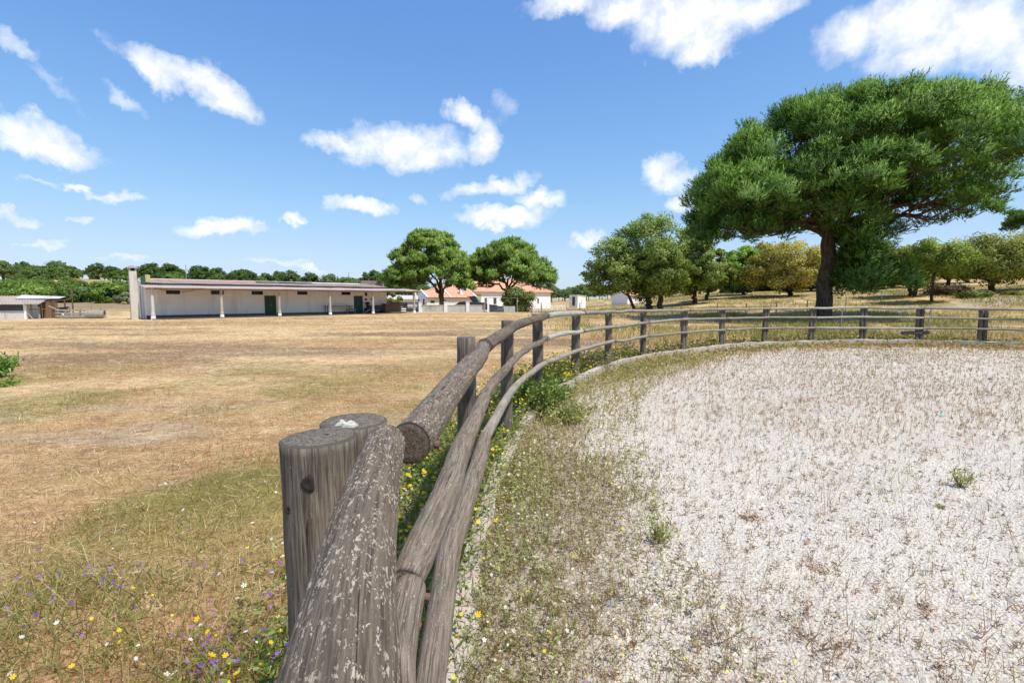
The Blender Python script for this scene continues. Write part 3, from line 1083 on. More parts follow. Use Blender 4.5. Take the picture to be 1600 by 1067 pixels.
for (x0, x1, z0, z1) in holes:
    w = MB()
    t = .035
    for bx in ((x0 + .002, x0 + t, z0 + .002, z1 - .002), (x1 - t, x1 - .002, z0 + .002, z1 - .002), (x0 + t, x1 - t, z0 + .002, z0 + t), (x0 + t, x1 - t, z1 - t, z1 - .002), ((x0 + x1) / 2 - .02, (x0 + x1) / 2 + .02, z0 + t, z1 - t)):
        w.box(bx[0], bx[1], 2.44, 2.50, bx[2], bx[3])
    wn = w.build('window', M['green'], stable)
    MB().box(x0 + t, x1 - t, 2.47, 2.48, z0 + t, z1 - t).build('pane', M['glass'], wn)
for q, (x0, x1, z0, z1) in enumerate(doors):
    mt = M['green'] if q == 0 else M['teal']
    w = MB()
    for bx in ((x0 + .003, x0 + .06, z0, z1 - .003), (x1 - .06, x1 - .003, z0, z1 - .003), (x0 + .06, x1 - .06, z1 - .06, z1 - .003)):
        w.box(bx[0], bx[1], 2.38, 2.5, bx[2], bx[3])
    dr = w.build('door', mt, stable)
    dr['label'] = 'wide dark green plank door' if q == 0 else 'narrower dark teal plank door'
    n = 9 if q == 0 else 6
    for k in range(n):
        a = x0 + .062 + (x1 - x0 - .124) * k / n
        b = x0 + .062 + (x1 - x0 - .124) * (k + 1) / n - .006
        MB().box(a, b, 2.43 + .004 * (k % 2), 2.47, z0 + .01, z1 - .065).build('plank', mt, dr)
    MB().box((x0 + x1) / 2 + .05, (x0 + x1) / 2 + .09, 2.39, 2.42, 1.0, 1.16).build('handle', M['steel'], dr)
for k, px in enumerate((240, 347.5, 437.5, 516.5, 583.5, 647.5)):
    x = wall_x(px, 0.0)
    c = MB()
    c.path([(x, 0, -.3), (x, 0, .45), (x, 0, .55), (x, 0, 2.58)], [.15, .145, .115, .108], 14)
    cl = c.build('column', M['stucco'] if k == 0 else M['concrete'], stable, smooth=False)
    MB().path([(x, 0, -.25), (x, 0, .20), (x, 0, .29), (x, 0, .33)], [.165, .158, .145, .118], 14).build('pedestal', M['white'], cl)
MB().box(-.35, 24.5, -.07, .07, 2.44, 2.545).build('eaves_beam', M['plank'], stable)
# veranda roof, one corrugated sheet beside the next
x = -.42
while x < 25.0:
    w = 1.02
    dz = rng.normal() * .008
    s_ = MB()
    corrugated(s_, x, x + w, -.42 + rng.normal() * .015, 2.60 + dz, 2.36, 2.85 + dz, .17, .026)
    s_.build('roof_sheet', M['pinkpale'], stable)
    x += w - .02
    if x > 23.9:
        break
MB().box(-.1, XE + .05, 2.25, 2.39, 2.885, 3.02).build('green_fascia', M['green'], stable)
# main roof
x = -.05
while x < XE - .3:
    w = 1.06
    dz = rng.normal() * .006
    s_ = MB()
    corrugated(s_, x, min(x + w, XE), 2.2 + rng.normal() * .02, 3.045 + dz, 5.65, 3.46 + dz, .2, .022)
    s_.build('roof_sheet', M['pink'], stable)
    x += w - .02
x = -.05
while x < XE - .3:
    s_ = MB()
    corrugated(s_, x, min(x + 2.0, XE), 5.7, 3.47, 8.75, 2.98, .2, .022, per=4)
    s_.build('roof_sheet', M['greysheet'], stable)
    x += 1.98
MB().prism([(5.45, 3.45), (5.68, 3.53), (5.9, 3.45), (5.68, 3.49)], 'x', -.06, XE).build('ridge_capping', M['pinkpale'], stable)
for k, x in enumerate(np.arange(9.3, 20.6, 1.62)):    # pale sheets laid over the upper half of the roof
    s_ = MB()
    corrugated(s_, x, x + 1.6, 4.0 + rng.normal() * .05, 3.325 + .012, 5.55, 3.50, .2, .02, per=5)
    s_.build('overlay_sheet', M['greysheet'], stable)
MB().hexa([(8.9, 4.05, 3.32), (14.2, 4.05, 3.32), (14.2, 4.6, 3.385), (8.9, 4.6, 3.385)], [(8.9, 4.05, 3.40), (14.2, 4.05, 3.40), (14.2, 4.6, 3.465), (8.9, 4.6, 3.465)]).build('dark_roof_panel', M['solar'], stable)
MB().box(XE - 1.9, XE + .02, 4.6, 5.0, 2.9, 3.86).box(XE - .2, XE + .022, 2.9, 4.59, 2.9, 3.5).build('parapet', M['purple'], stable)
MB().box(-.30, -.03, 2.25, 2.6, 2.80, 3.62).build('gable_upstand', M['green'], stable)
MB().box(-.02, .30, 2.3, 2.6, 3.1, 3.72).build('gable_upstand', M['yellow'], stable)
# chimney
ch = MB()
ch.hexa([(-.98, 3.1, -.3), (-.42, 3.1, -.3), (-.42, 3.66, -.3), (-.98, 3.66, -.3)], [(-.94, 3.14, 4.02), (-.46, 3.14, 4.02), (-.46, 3.62, 4.02), (-.94, 3.62, 4.02)])
for (a, b, c, d) in ((-.94, -.84, 3.14, 3.24), (-.56, -.46, 3.14, 3.24), (-.94, -.84, 3.52, 3.62), (-.56, -.46, 3.52, 3.62)):
    ch.box(a, b, c, d, 4.022, 4.27)
cho = ch.build('chimney', m_plain('pale_chimney_render', (.56, .52, .46), .2, 2.5, .92, True, .2, dirt=(.36, .32, .27), dirt_amt=.4), stable)
MB().box(-1.06, -.34, 3.02, 3.74, 4.272, 4.36).box(-.92, -.48, 3.16, 3.60, 4.362, 4.43).box(-.82, -.58, 3.26, 3.50, 4.432, 4.50).build('chimney_cap', M['concrete'], cho)
MB().box(-.88, -.52, 3.2, 3.56, 4.03, 4.26).build('flue', M['dark'], cho)
MB().box(-.40, -.3, 2.75, 2.85, -.3, 2.8).build('downpipe', M['steel'], stable)
# sagging cable under the eaves, wall lamp, sign board
cb = MB()
xa, xb = wall_x(240, 2.3), wall_x(322, 2.3)
cb.path([tuple(p) for p in curve_pts((xa, 2.3, 2.75), ((xa + xb) / 2 - .4, 2.3, 2.3), -.1, 6)] + [tuple(p) for p in curve_pts(((xa + xb) / 2 - .2, 2.3, 2.29), (xb, 2.3, 2.72), -.14, 6)], [.014] * 12, 5)
cb.build('cable', M['black'], stable)
x = wall_x(572.5)
lm = MB().box(x - .09, x + .09, 2.24, 2.398, 2.02, 2.36).bar((x, 2.3, 2.36), (x, 2.3, 2.46), .05, 8, .015).build('wall_lamp', M['black'], stable)
MB().box(x - .16, x + .14, 2.385, 2.398, 1.50, 1.74).build('notice_board', M['brownrail'], stable)
x = wall_x(581)
MB().box(x - .08, x + .08, 2.37, 2.398, 1.55, 1.78).build('meter_box', M['brownrail'], stable)


def under_veranda(px, yl):
    x = wall_x(px, yl)
    return (LX + ca * x - sa * yl, LY + sa * x + ca * yl, .06)


p = under_veranda(530, 1.9)
t = thing('work_table', 'long dark trestle table against the stable wall left of the teal door', 'table', p, ANG)
MB().box(-1.5, 1.5, -.3, .3, .78, .84).build('tabletop', M['plank'], t)
for sx in (-1.35, 1.35):
    for sy in (-.25, .25):
        MB().bar((sx, sy, 0), (sx * .98, sy, .78), .035).build('leg', M['black'], t)
t = thing('wooden_stool', 'small low dark bench standing close to the teal stable door', 'bench', under_veranda(549, 1.9), ANG)
MB().box(-.5, .5, -.18, .18, .42, .48).build('seat', M['plank'], t)
for sx in (-.42, .42):
    MB().box(sx - .03, sx + .03, -.15, .15, 0, .42).build('leg', M['plank'], t)
t = thing('stable_machine', 'dark upright machine with a round head by the stable wall', 'machine', under_veranda(575, 1.9), ANG)
MB().box(-.28, .28, -.25, .25, .08, .55).build('casing', M['black'], t, bevel=.03)
MB().bar((0, 0, .55), (0, 0, .95), .12, 10).build('neck', M['black'], t)
MB().path([(0, 0, .92), (0, 0, 1.0), (0, 0, 1.15), (0, 0, 1.22)], [.12, .24, .24, .1], 12).build('head', M['black'], t)
for sx in (-.2, .2):
    MB().bar((sx, -.28, .1), (sx, -.2, .1), .1, 10).build('wheel', M['tyre'], t)
t = MB().hexa([(-.9, -.06, 0), (-.7, -.06, 0), (-.7, .06, 0), (-.9, .06, 0)], [(.55, -.06, .78), (.75, -.06, .78), (.75, .06, .78), (.55, .06, .78)]).build('leaning_plank', M['plank'])
t.location = under_veranda(579, 1.6)
t.rotation_euler = (0, 0, ANG)
tag(t, 'grey plank propped aslant beside the dark upright machine', 'plank')
t = thing('feed_trough', 'dark steel trough on legs under the right end of the veranda', 'trough', under_veranda(594, 1.8), ANG)
MB().hexa([(-1.3, -.25, .35), (1.3, -.25, .35), (1.3, .25, .35), (-1.3, .25, .35)], [(-1.45, -.4, .85), (1.45, -.4, .85), (1.45, .4, .85), (-1.45, .4, .85)]).build('basin', M['gate'], t)
for sx in (-1.1, 1.1):
    MB().box(sx - .05, sx + .05, -.2, .2, 0, .35).build('leg', M['steel'], t)
t = thing('storage_box', 'rusty brown bin at the far right under the veranda roof', 'bin', under_veranda(611, 1.5), ANG)
MB().box(-.9, .9, -.4, .4, .05, .95).build('bin_body', M['rust'], t, bevel=.02)
MB().box(-.94, .94, -.44, .44, .955, 1.02).build('lid', M['rust'], t)


# ---- white house with orange roofs ----------------------------------------------------------
HA = math.radians(30)
hx, hy = -14.4, 82.0
hz0 = -.45
house = thing('white_house', 'white single-storey house with orange tiled roofs and a low gabled wing', 'house', (hx, hy, hz0), HA)
hc, hs = math.cos(HA), math.sin(HA)


def hloc(px, yl):
    r = (px - 800) / FPX
    X0, Y0 = hx - hs * yl, hy + hc * yl
    return (r * Y0 - X0) / (hc - r * hs)


WL, WD = 9.1, 5.6
EV, RG = 2.35, 3.55
w = MB()
w.box(0, WL, 0, .2, -.4, EV)
w.prism([(.202, -.4), (WD, -.4), (WD, EV), (WD / 2, RG - .06), (.202, EV)], 'x', 0, .2)
w.prism([(.202, -.4), (WD, -.4), (WD, EV), (WD / 2, RG - .06), (.202, EV)], 'x', WL - .2, WL)
w.box(.202, WL - .202, WD - .2, WD, -.4, EV)
w.build('wing_wall', M['white'], house)


def roof_slab(name, quad, mat, t=.09):
    b = [(x, y, z - t) for x, y, z in quad]
    return MB().hexa(b, quad).build(name, mat, house)


roof_slab('wing_roof', [(.0, -.35, EV - .02), (WL, -.35, EV - .02), (WL, WD / 2, RG), (.0, WD / 2, RG)], M['tile'])
roof_slab('wing_roof', [(WL, WD + .3, EV), (.0, WD + .3, EV), (.0, WD / 2 + .01, RG), (WL, WD / 2 + .01, RG)], M['tile'])
for xv in (-.12, hloc(704, 0) - .1, WL + .0):
    MB().prism([(-.4, EV - .02), (WD / 2, RG + .06), (WD + .35, EV), (WD + .35, EV + .1), (WD / 2, RG + .16), (-.4, EV + .08)], 'x', xv, xv + .2).build('roof_verge', M['white'], house)
MB().box(-.05, WL, -.40, -.3, EV - .16, EV - .06).build('gutter', M['rust'], house)
cxx = hloc(721, 1.2)
c_ = MB().box(cxx - .3, cxx + .3, .9, 1.5, 2.3, 4.0).build('chimney', M['white'], house)
MB().box(cxx - .34, cxx + .34, .86, 1.54, 4.002, 4.1).build('chimney_cap', M['dark'], c_)
for (a, b, z0, z1) in ((673, 679.5, 1.35, 1.75), (695, 698, 1.3, 1.75)):
    xa, xb = hloc(a, 0), hloc(b, 0)
    wn = MB().box(xa, xb, -.03, .05, z0, z1).build('window', M['plank'], house)
    MB().box(xa + .06, xb - .06, -.04, -.031, z0 + .06, z1 - .06).build('pane', M['glass'], wn)
for (ya, yb) in ((1.15, 1.85), (3.75, 4.45)):
    d_ = MB().box(-.05, .02, ya, yb, 0, 2.0).build('door', M['gate'], house)
    MB().box(-.08, -.051, ya + .08, ya + .12, .95, 1.1).build('handle', M['steel'], d_)
# main block behind the wing
MF = WD + .02
X0m, X1m = hloc(693, MF), hloc(860, MF)
MDp = 9.5
ME, MR = 3.5, 6.0
w = MB()
w.box(X0m, X1m, MF, MF + .25, -.4, ME)
w.box(X0m, X0m + .25, MF + .252, MF + MDp, -.4, ME)
w.box(X1m - .25, X1m, MF + .252, MF + MDp, -.4, ME)
w.box(X0m + .252, X1m - .252, MF + MDp - .25, MF + MDp, -.4, ME)
w.build('main_wall', M['white'], house)
o_ = .45
hipx = 4.6
r = MB()
A_ = [(X0m - o_, MF - o_, ME), (X1m + o_, MF - o_, ME), (X1m + o_, MF + MDp + o_, ME), (X0m - o_, MF + MDp + o_, ME)]
R_ = [(X0m + hipx, MF + MDp / 2, MR), (X1m - hipx, MF + MDp / 2, MR)]
r.add(A_ + R_ + [(x, y, z - .12) for x, y, z in A_], [(0, 1, 5, 4), (1, 2, 5), (2, 3, 4, 5), (3, 0, 4), (6, 9, 8, 7), (0, 6, 7, 1), (1, 7, 8, 2), (2, 8, 9, 3), (3, 9, 6, 0)])
r.build('main_roof', M['tile'], house)
for p, q in ((R_[0], R_[1]), (A_[1], R_[1]), (A_[0], R_[0])):
    MB().bar((p[0], p[1], p[2] + .03), (q[0], q[1], q[2] + .03), .11, 6).build('ridge_tile_row', M['tile'], house)
for (a, b, z0, z1) in ((757, 761, 1.0, 2.3), (771, 776, 1.0, 2.35), (839, 842, 1.1, 2.2)):
    xa, xb = hloc(a, MF), hloc(b, MF)
    wn = MB().box(xa, xb, MF - .05, MF + .05, z0, z1).build('window', M['stucco'], house)
    MB().box(xa + .08, (xa + xb) / 2 - .03, MF - .06, MF - .051, z0 + .08, z1 - .08).build('pane', M['glass'], wn)
    MB().box((xa + xb) / 2 + .03, xb - .08, MF - .06, MF - .051, z0 + .08, z1 - .08).build('pane', M['glass'], wn)
xa, xb = hloc(744, MF), hloc(752, MF)
MB().box(xa, xb, MF - .04, MF + .05, .0, 2.9).build('porch_opening', M['yellow'], house)

# ---- garden wall and gate in front of the house
gw = thing('garden_wall', 'low rendered boundary wall with white pillars in front of the white house', 'wall')
WY = 60.0
pil = [657.5, 697, 731]
xs_ = [at(px, WY)[0] for px in (655, 697, 731, 757)]
for a, b in zip(xs_[:-1], xs_[1:]):
    MB().box(a + .24, b - .24, WY - .1, WY + .1, -.5, .80).box(a + .24, b - .24, WY - .13, WY + .13, .802, .86).build('wall_panel', M['stucco'], gw)
for px in pil:
    x = at(px, WY)[0]
    MB().box(x - .21, x + .21, WY - .21, WY + .21, -.5, 1.22).box(x - .25, x + .25, WY - .25, WY + .25, 1.222, 1.28).build('pillar', M['white'], gw, bevel=.01)
for z in (1.0, 1.15):
    MB().bar((xs_[0], WY, z), (xs_[-1], WY, z), .012, 4).build('wire', M['wire'], gw)
gt = thing('sheet_gate', 'dark sheet metal gate with tall white posts beside the garden wall', 'gate')
xa, xb, xc_ = at(763, 60)[0], at(787, 60)[0], at(805, 60)[0]
for x, t_ in ((at(757, 60)[0], 1.0), (at(763, 60)[0], 1.85)):
    MB().box(x - .12, x + .12, 59.9, 60.14, -.5, t_).build('gate_post', M['plank'] if t_ < 1.5 else M['white'], gt)
MB().bar((at(808, 60)[0], 60, -.5), (at(808, 60)[0], 60, 1.75), .06, 8).build('gate_post', M['steel'], gt)
MB().bar((xa, 60, 1.74), (at(808, 60)[0], 60, 1.70), .03, 6).build('top_bar', M['wire'], gt)
nb = 12
for k in range(nb):
    a, b = xa + .14 + (xb - xa - .14) * k / nb, xa + .14 + (xb - xa - .14) * (k + 1) / nb
    MB().box(a, b - .012, 59.98, 60.02, -.02, .72).build('panel', M['gate'], gt)
nb = 8
for k in range(nb):
    a, b = xb + .05 + (xc_ - xb - .05) * k / nb, xb + .05 + (xc_ - xb - .05) * (k + 1) / nb
    MB().box(a, b - .014, 59.98, 60.02, -.02, .70).build('panel', M['greysheet'], gt)
MB().box(xa, xb, 60.024, 60.05, .58, .64).box(xa, xb, 60.024, 60.05, .08, .14).build('gate_bar', M['steel'], gt)

rw = thing('railed_wall', 'low white railed wall running back along the right side of the house', 'wall')
xa, ya = at(826, 66)
xb, yb = at(887, 74)
n = 7
for k in range(n):
    t0, t1 = k / n, (k + 1) / n
    p0 = np.array([xa + (xb - xa) * t0, ya + (yb - ya) * t0])
    p1 = np.array([xa + (xb - xa) * t1, ya + (yb - ya) * t1])
    zg = gz(*p0) - .05
    MB().hexa([(p0[0] + .1, p0[1] - .08, zg - .4), (p1[0] - .1, p1[1] - .08, zg - .4), (p1[0] - .1, p1[1] + .08, zg - .4), (p0[0] + .1, p0[1] + .08, zg - .4)],
              [(p0[0] + .1, p0[1] - .08, zg + .55), (p1[0] - .1, p1[1] - .08, zg + .55), (p1[0] - .1, p1[1] + .08, zg + .55), (p0[0] + .1, p0[1] + .08, zg + .55)]).build('wall_panel', M['stucco'], rw)
    MB().bar((p0[0] + .1, p0[1], zg + .82), (p1[0] - .1, p1[1], zg + .82), .05, 6).build('rail', M['white'], rw)
    MB().box(p0[0] - .09, p0[0] + .09, p0[1] - .09, p0[1] + .09, zg - .4, zg + .95).build('pillar', M['white'], rw)

# boards between concrete posts, seen under the veranda's open end
bf = thing('board_fence', 'brown rail fence on grey concrete panels beyond the open end of the veranda', 'fence')
BY = 66.0
bx = [at(px, BY)[0] for px in (609, 626, 636, 655)]
for k, (a, b) in enumerate(zip(bx[:-1], bx[1:])):
    MB().box(a - .08, a + .08, BY - .08, BY + .08, -.6, 1.2).build('post', M['concrete'], bf)
    if k != 1:
        MB().box(a + .09, b - .09, BY - .04, BY + .04, -.6, .42).build('panel', M['stucco'], bf)
    for z in ((.55, .85, 1.08) if k != 1 else (.1, .4, .7, 1.0)):
        MB().box(a + .09, b - .09, BY - .03, BY + .03, z - .07, z + .07).build('board', M['brownrail'] if k != 1 else M['plank'], bf)
MB().box(bx[-1] - .08, bx[-1] + .08, BY - .08, BY + .08, -.6, 1.2).build('post', M['concrete'], bf)
x, y = at(628, 78)
t = thing('low_outbuilding', 'low grey-roofed outbuilding glimpsed between the stable and the white house', 'shed', (x, y, -.4), .2)
MB().box(-2.0, 2.4, 0, 3, -.3, 1.9).build('wall', M['white'], t)
s_ = MB()
corrugated(s_, -2.2, 2.6, -.3, 1.95, 3.3, 2.6, .3, .03)
s_.build('roof', M['greysheet'], t)
MB().box(2.0, 2.35, .2, .55, 2.2, 3.1).build('chimney', M['white'], t)


# ---- small white pump house and the house behind the oaks
x, y = at(902, 84)
zg = zpix(477.5, 84)
t = thing('pump_house', 'tiny white cubic hut with one dark doorway left of the big oaks', 'hut', (x, y, zg), math.radians(38))
b_ = MB().prism([(-1.0, -.4), (1.0, -.4), (1.0, 1.55), (-1.0, 1.78)], 'y', -1.0, 1.0).build('wall', M['white'], t)
MB().prism([(-1.08, 1.795), (1.08, 1.553), (1.08, 1.61), (-1.08, 1.855)], 'y', -1.08, 1.08).build('roof', M['white'], t)
MB().box(-1.04, -1.002, -.38, .25, .0, 1.5).build('door', M['gate'], t)
x, y = at(993, 88)
zg = zpix(479, 88)
t = thing('small_cottage', 'small white cottage with an orange roof half hidden behind the oak trunks', 'house', (x, y, zg), math.radians(28))
MB().box(-2.0, 2.4, 0, .2, -.4, 2.0).prism([(.202, -.4), (4.4, -.4), (4.4, 2.0), (2.2, 3.1), (.202, 2.0)], 'x', -2.0, -1.8).prism([(.202, -.4), (4.4, -.4), (4.4, 2.0), (2.2, 3.1), (.202, 2.0)], 'x', 2.2, 2.4).build('wall', M['white'], t)
MB().prism([(-.3, 1.93), (2.2, 3.14), (4.7, 1.93), (4.7, 2.03), (2.2, 3.24), (-.3, 2.03)], 'x', -2.15, 2.55).build('roof', M['tile'], t)
wn = MB().box(.6, 1.4, -.04, .02, .9, 1.6).build('window', M['gate'], t)
MB().box(.68, 1.32, -.05, -.041, .98, 1.52).build('pane', M['glass'], wn)


# ---- low block hut on the far left with its lean-to
x, y = at(38, 40.0)
t = thing('block_hut', 'low concrete block hut with a corrugated roof at the left edge of the field', 'hut', (x, y, 0), math.radians(30))
for k in range(6):
    for row in range(3):
        a = -1.15 * (k + 1) + (.0 if row % 2 == 0 else .0)
        MB().box(a + .006, a + 1.144, -.006 * (k % 2), .2, -.3 + row * .31, -.3 + row * .31 + .304).build('concrete_panel', M['stucco'], t)
MB().box(-6.9, -.01, .03, .2, .632, 1.14).build('dark_upper_wall', M['gate'], t)
for k in range(4):
    MB().box(-1.75 * (k + 1) + .02, -1.75 * (k + 1) + .10, -.02, .2, .634, 1.138).build('wall_post', M['stucco'], t)
MB().prism([(.0, -.3), (2.9, -.3), (2.9, 1.72), (.0, 1.14)], 'x', .0, .15).build('end_wall', M['white'], t)
x0 = -7.2
while x0 < .2:
    s_ = MB()
    corrugated(s_, x0, x0 + .94, -.35 + rng.normal() * .04, 1.17 + rng.normal() * .012, 3.2, 1.86, .18, .03)
    s_.build('roof_sheet', M['fibro'], t)
    x0 += .92
MB().hexa([(-.9, 1.6, 1.60), (2.0, 1.3, 1.62), (2.0, 3.1, 1.78), (-.9, 3.2, 1.92)], [(-.9, 1.6, 1.63), (2.0, 1.3, 1.65), (2.0, 3.1, 1.81), (-.9, 3.2, 1.95)]).build('loose_sheet', M['greysheet'], t)
for (xx, yy, h) in ((.35, .5, 1.25), (1.75, .7, 1.5), (.9, .2, .95), (2.4, .9, 1.55), (2.5, 2.8, 2.5), (1.2, 2.9, 1.75)):
    MB().box(xx - .05, xx + .05, yy - .05, yy + .05, -.3, h).build('lean_to_post', M['rust'] if h > 1.4 else M['plank'], t)
for (p, q) in (((.35, .45, 1.2), (2.45, .85, 1.5)), ((.3, .1, .72), (2.4, .8, .75)), ((2.45, .9, 1.5), (2.5, 2.8, 1.7))):
    MB().bar(p, q, .04, 5).build('lean_to_bar', M['rust'], t)
for k in range(5):
    MB().box(.5 + k * .26, .5 + k * .26 + .24, 1.5 + .02 * (k % 2), 1.56, -.2, 1.5).build('rusty_board', M['rust'] if k % 2 else M['brownrail'], t)
MB().hexa([(1.9, .5, -.1), (2.75, .75, -.1), (2.75, .8, -.1), (1.9, .55, -.1)], [(1.9, .5, .85), (2.75, .75, .95), (2.75, .8, .95), (1.9, .55, .85)]).build('dark_sheet', M['black'], t)
hp = MB()
hp.path([(2.0, .46, .1), (2.3, .5, .25), (2.6, .6, .6), (2.75, .7, .9)], [.03] * 4, 6)
hp.build('hose', M['steel'], t)
MB().bar((2.3, .3, .35), (2.75, .15, -.1), .05, 6).build('plastic_pipe', M['white'], t)
MB().bar((.2, -.1, .55), (.65, -.35, -.1), .04, 5).build('prop', M['plank'], t)

# broken slatted trailer and the stave drum beside it
x, y = at(118, 40.5)
t = thing('slatted_trailer', 'collapsed grey slatted wooden rack lying in the dry grass', 'rack', (x, y, 0), math.radians(22))
for k, xx in enumerate((-1.1, -.4, .35, 1.1, 1.75)):
    MB().box(xx - .045, xx + .045, -.06, .06, -.15, .82 if k not in (3,) else 1.05).build('upright', M['plank'], t)
for k, z in enumerate((.12, .38, .62)):
    MB().hexa([(-1.25, -.10, z), (1.9, -.10, z - .06), (1.9, -.062, z - .06), (-1.25, -.062, z)], [(-1.25, -.10, z + .12), (1.9, -.10, z + .06), (1.9, -.062, z + .06), (-1.25, -.062, z + .12)]).build('slat', M['plank'], t)
for k, z in enumerate((.2, .55)):
    MB().box(-1.1, 1.8, .9, .94, z, z + .12).build('slat', M['plank'], t)
MB().box(-1.15, 1.85, -.05, .92, .0, .07).build('deck', M['plank'], t)
MB().bar((-1.2, 0, .75), (-1.75, .2, 1.0), .05, 5).build('drawbar', M['plank'], t)
x, y = at(150, 40.6)
t = thing('stave_drum', 'grey wooden stave drum lying beside the collapsed rack', 'drum', (x, y, .33), math.radians(22))
n = 14
for k in range(n):
    a = 2 * PI * k / n
    a2 = a + 2 * PI / n * .93
    V = []
    for xx, rr0 in ((-.62, .32), (0, .37), (.62, .32)):
        for ang, r_ in ((a, rr0), (a2, rr0), (a2, rr0 - .04), (a, rr0 - .04)):
            V.append((xx, r_ * math.cos(ang), r_ * math.sin(ang)))
    F = []
    for s0 in (0, 4):
        for q in range(4):
            F.append((s0 + q, s0 + (q + 1) % 4, s0 + 4 + (q + 1) % 4, s0 + 4 + q))
    F += [(0, 3, 2, 1), (8, 9, 10, 11)]
    MB().add(V, F).build('stave', M['plank'], t)
MB().bar((-.5, 0, 0), (-.46, 0, 0), .28, 16).bar((.46, 0, 0), (.5, 0, 0), .28, 16).build('drum_end', M['stucco'], t)


# ---- cars behind the garden wall
def car(name, label, px, d, rz, paint, prof, glass, wheels, length, open_gate=False):
    x, y = at(px, d)
    c = thing(name, label, 'car', (x, y, gz(x, y)), rz)
    hw = .86
    b = MB()
    b.prism(prof, 'y', -hw, hw)
    body = b.build('body', paint, c, bevel=.04)
    for poly in glass:
        for sgn in (-1, 1):
            MB().prism(poly, 'y', sgn * (hw + .004) - .006, sgn * (hw + .004) + .006).build('side_window', M['glass'], c)
    for wx in wheels:
        for sgn in (-1, 1):
            wo_ = MB().bar((wx, sgn * .70, .32), (wx, sgn * .875, .32), .32, 18).build('wheel', M['tyre'], c)
            MB().bar((wx, sgn * .876, .32), (wx, sgn * .89, .32), .2, 12).build('rim', M['steel'], wo_)
    for sgn in (-1, 1):
        MB().box(-length / 2 - .02, -length / 2 + .05, sgn * .62 - .16, sgn * .62 + .16, .62, .76).build('headlight', M['steel'], c)
        MB().box(length / 2 - .06, length / 2 + .02, sgn * .68 - .1, sgn * .68 + .1, .66, .92).build('tail_light', M['rust'], c)
    return c


P1 = [(-2.1, .25), (2.05, .25), (2.1, .6), (2.02, .95), (1.85, 1.02), (1.25, 1.42), (.2, 1.5), (-.5, 1.42), (-1.15, 1.02), (-1.95, .85), (-2.1, .6)]
G1 = [[(-1.0, 1.02), (-.48, 1.36), (.15, 1.42), (.15, 1.02)], [(.24, 1.02), (.24, 1.42), (1.15, 1.36), (1.62, 1.02)]]
car('parked_hatchback', 'dark bronze hatchback parked behind the garden wall of the white house', 724, 70, math.radians(4), M['carpaint2'], P1, G1, (-1.35, 1.3), 4.2)
P2 = [(-2.3, .3), (2.25, .3), (2.3, .8), (2.2, 1.05), (1.2, 1.15), (.7, 1.7), (-1.4, 1.78), (-2.2, 1.7), (-2.3, 1.0)]
G2 = [[(-2.0, 1.12), (-2.0, 1.6), (-1.3, 1.66), (-1.3, 1.12)], [(-1.2, 1.12), (-1.2, 1.66), (-.2, 1.62), (-.2, 1.12)], [(-.1, 1.12), (-.1, 1.6), (.55, 1.55), (.95, 1.15)]]
P2 = [(-2.2, .3), (2.25, .3), (2.3, .7), (2.2, .92), (1.25, 1.02), (.55, 1.3), (-1.3, 1.32), (-2.1, 1.2), (-2.25, .8)]
G2 = [[(-1.9, 1.0), (-1.3, 1.24), (-.5, 1.24), (-.5, 1.0)], [(-.4, 1.0), (-.4, 1.24), (.5, 1.23), (1.0, 1.02)]]
c2 = car('parked_car', 'black car with its boot lid raised parked beside the gate', 751, 67, math.radians(-6), M['carpaint'], P2, G2, (-1.4, 1.4), 4.5)
bl = MB().hexa([(-1.0, -.7, 1.30), (-1.0, .7, 1.30), (-.1, .7, 1.34), (-.1, -.7, 1.34)], [(-1.5, -.68, 2.08), (-1.5, .68, 2.08), (-.75, .68, 2.20), (-.75, -.68, 2.20)]).build('boot_lid', M['carpaint'], c2, bevel=.03)
MB().box(-1.75, -1.0, -.7, .7, 2.06, 2.14).build('lid_edge', M['carpaint'], bl)


# ---- wire fences, stakes and masts
def stake(px, d, top, label, r=.045, lean=0.0, mat=None, cat='stake', base=None):
    x, y = at(px, d)
    z0 = gz(x, y) if base is None else base
    b = MB().path([(x, y, z0 - .3), (x + lean * .5, y, (z0 + top) / 2), (x + lean, y, top)], [r * 1.1, r, r * .85], 8)
    return tag(b.build('fence_stake', mat or M['plank'], None), label, cat)


stake(831, 47, 1.18, 'dark leaning stake in front of the low railed wall', .06, .03)
stake(846.5, 47, 1.25, 'dark stake right of the clipped bush, standing in the dry grass', .06, -.05)
stake(887, 45, .95, 'thin tilted stake at the right end of the railed wall', .045, -.15)
stake(907, 70, 1.35, 'thin stake close behind the tiny white hut', .04, .1)
stake(1063, 24, 1.42, 'thin iron stake behind the curved timber fence, under the oaks', .022, .02, M['rust'])
stake(1314, 25, 1.15, 'pale thin stake between the pine trunk and the timber fence', .03, .05)
stake(1449, 22.5, 1.22, 'slanting thin stake behind the paired fence posts at right', .03, .16)
for px, d, top, lb in ((295, 150, 13.6, 'thin mast rising above the woods behind the stable, leftmost of three'), (366, 170, 13.5, 'thin mast above the treetops over the middle of the stable roof'), (547, 190, 11.6, 'thin mast above the far trees near the dark parapet')):
    x, y = at(px, d)
    z0 = gz(x, y)
    b = MB().path([(x, y, z0 - 1), (x, y, zpix({295: 414, 366: 421, 547: 426}[px], d))], [.16, .09], 8)
    tag(b.build('distant_mast', M['steel'], None), lb, 'mast')
wf = thing('wire_fence', 'sparse stake and wire fence in the dry grass beneath the oaks', 'fence')
pts = [at(px, d) for px, d in ((905, 60), (985, 52), (1050, 48), (1120, 44), (1165, 43), (1212, 43), (1260, 44), (1320, 46), (1375, 50), (1425, 56))]
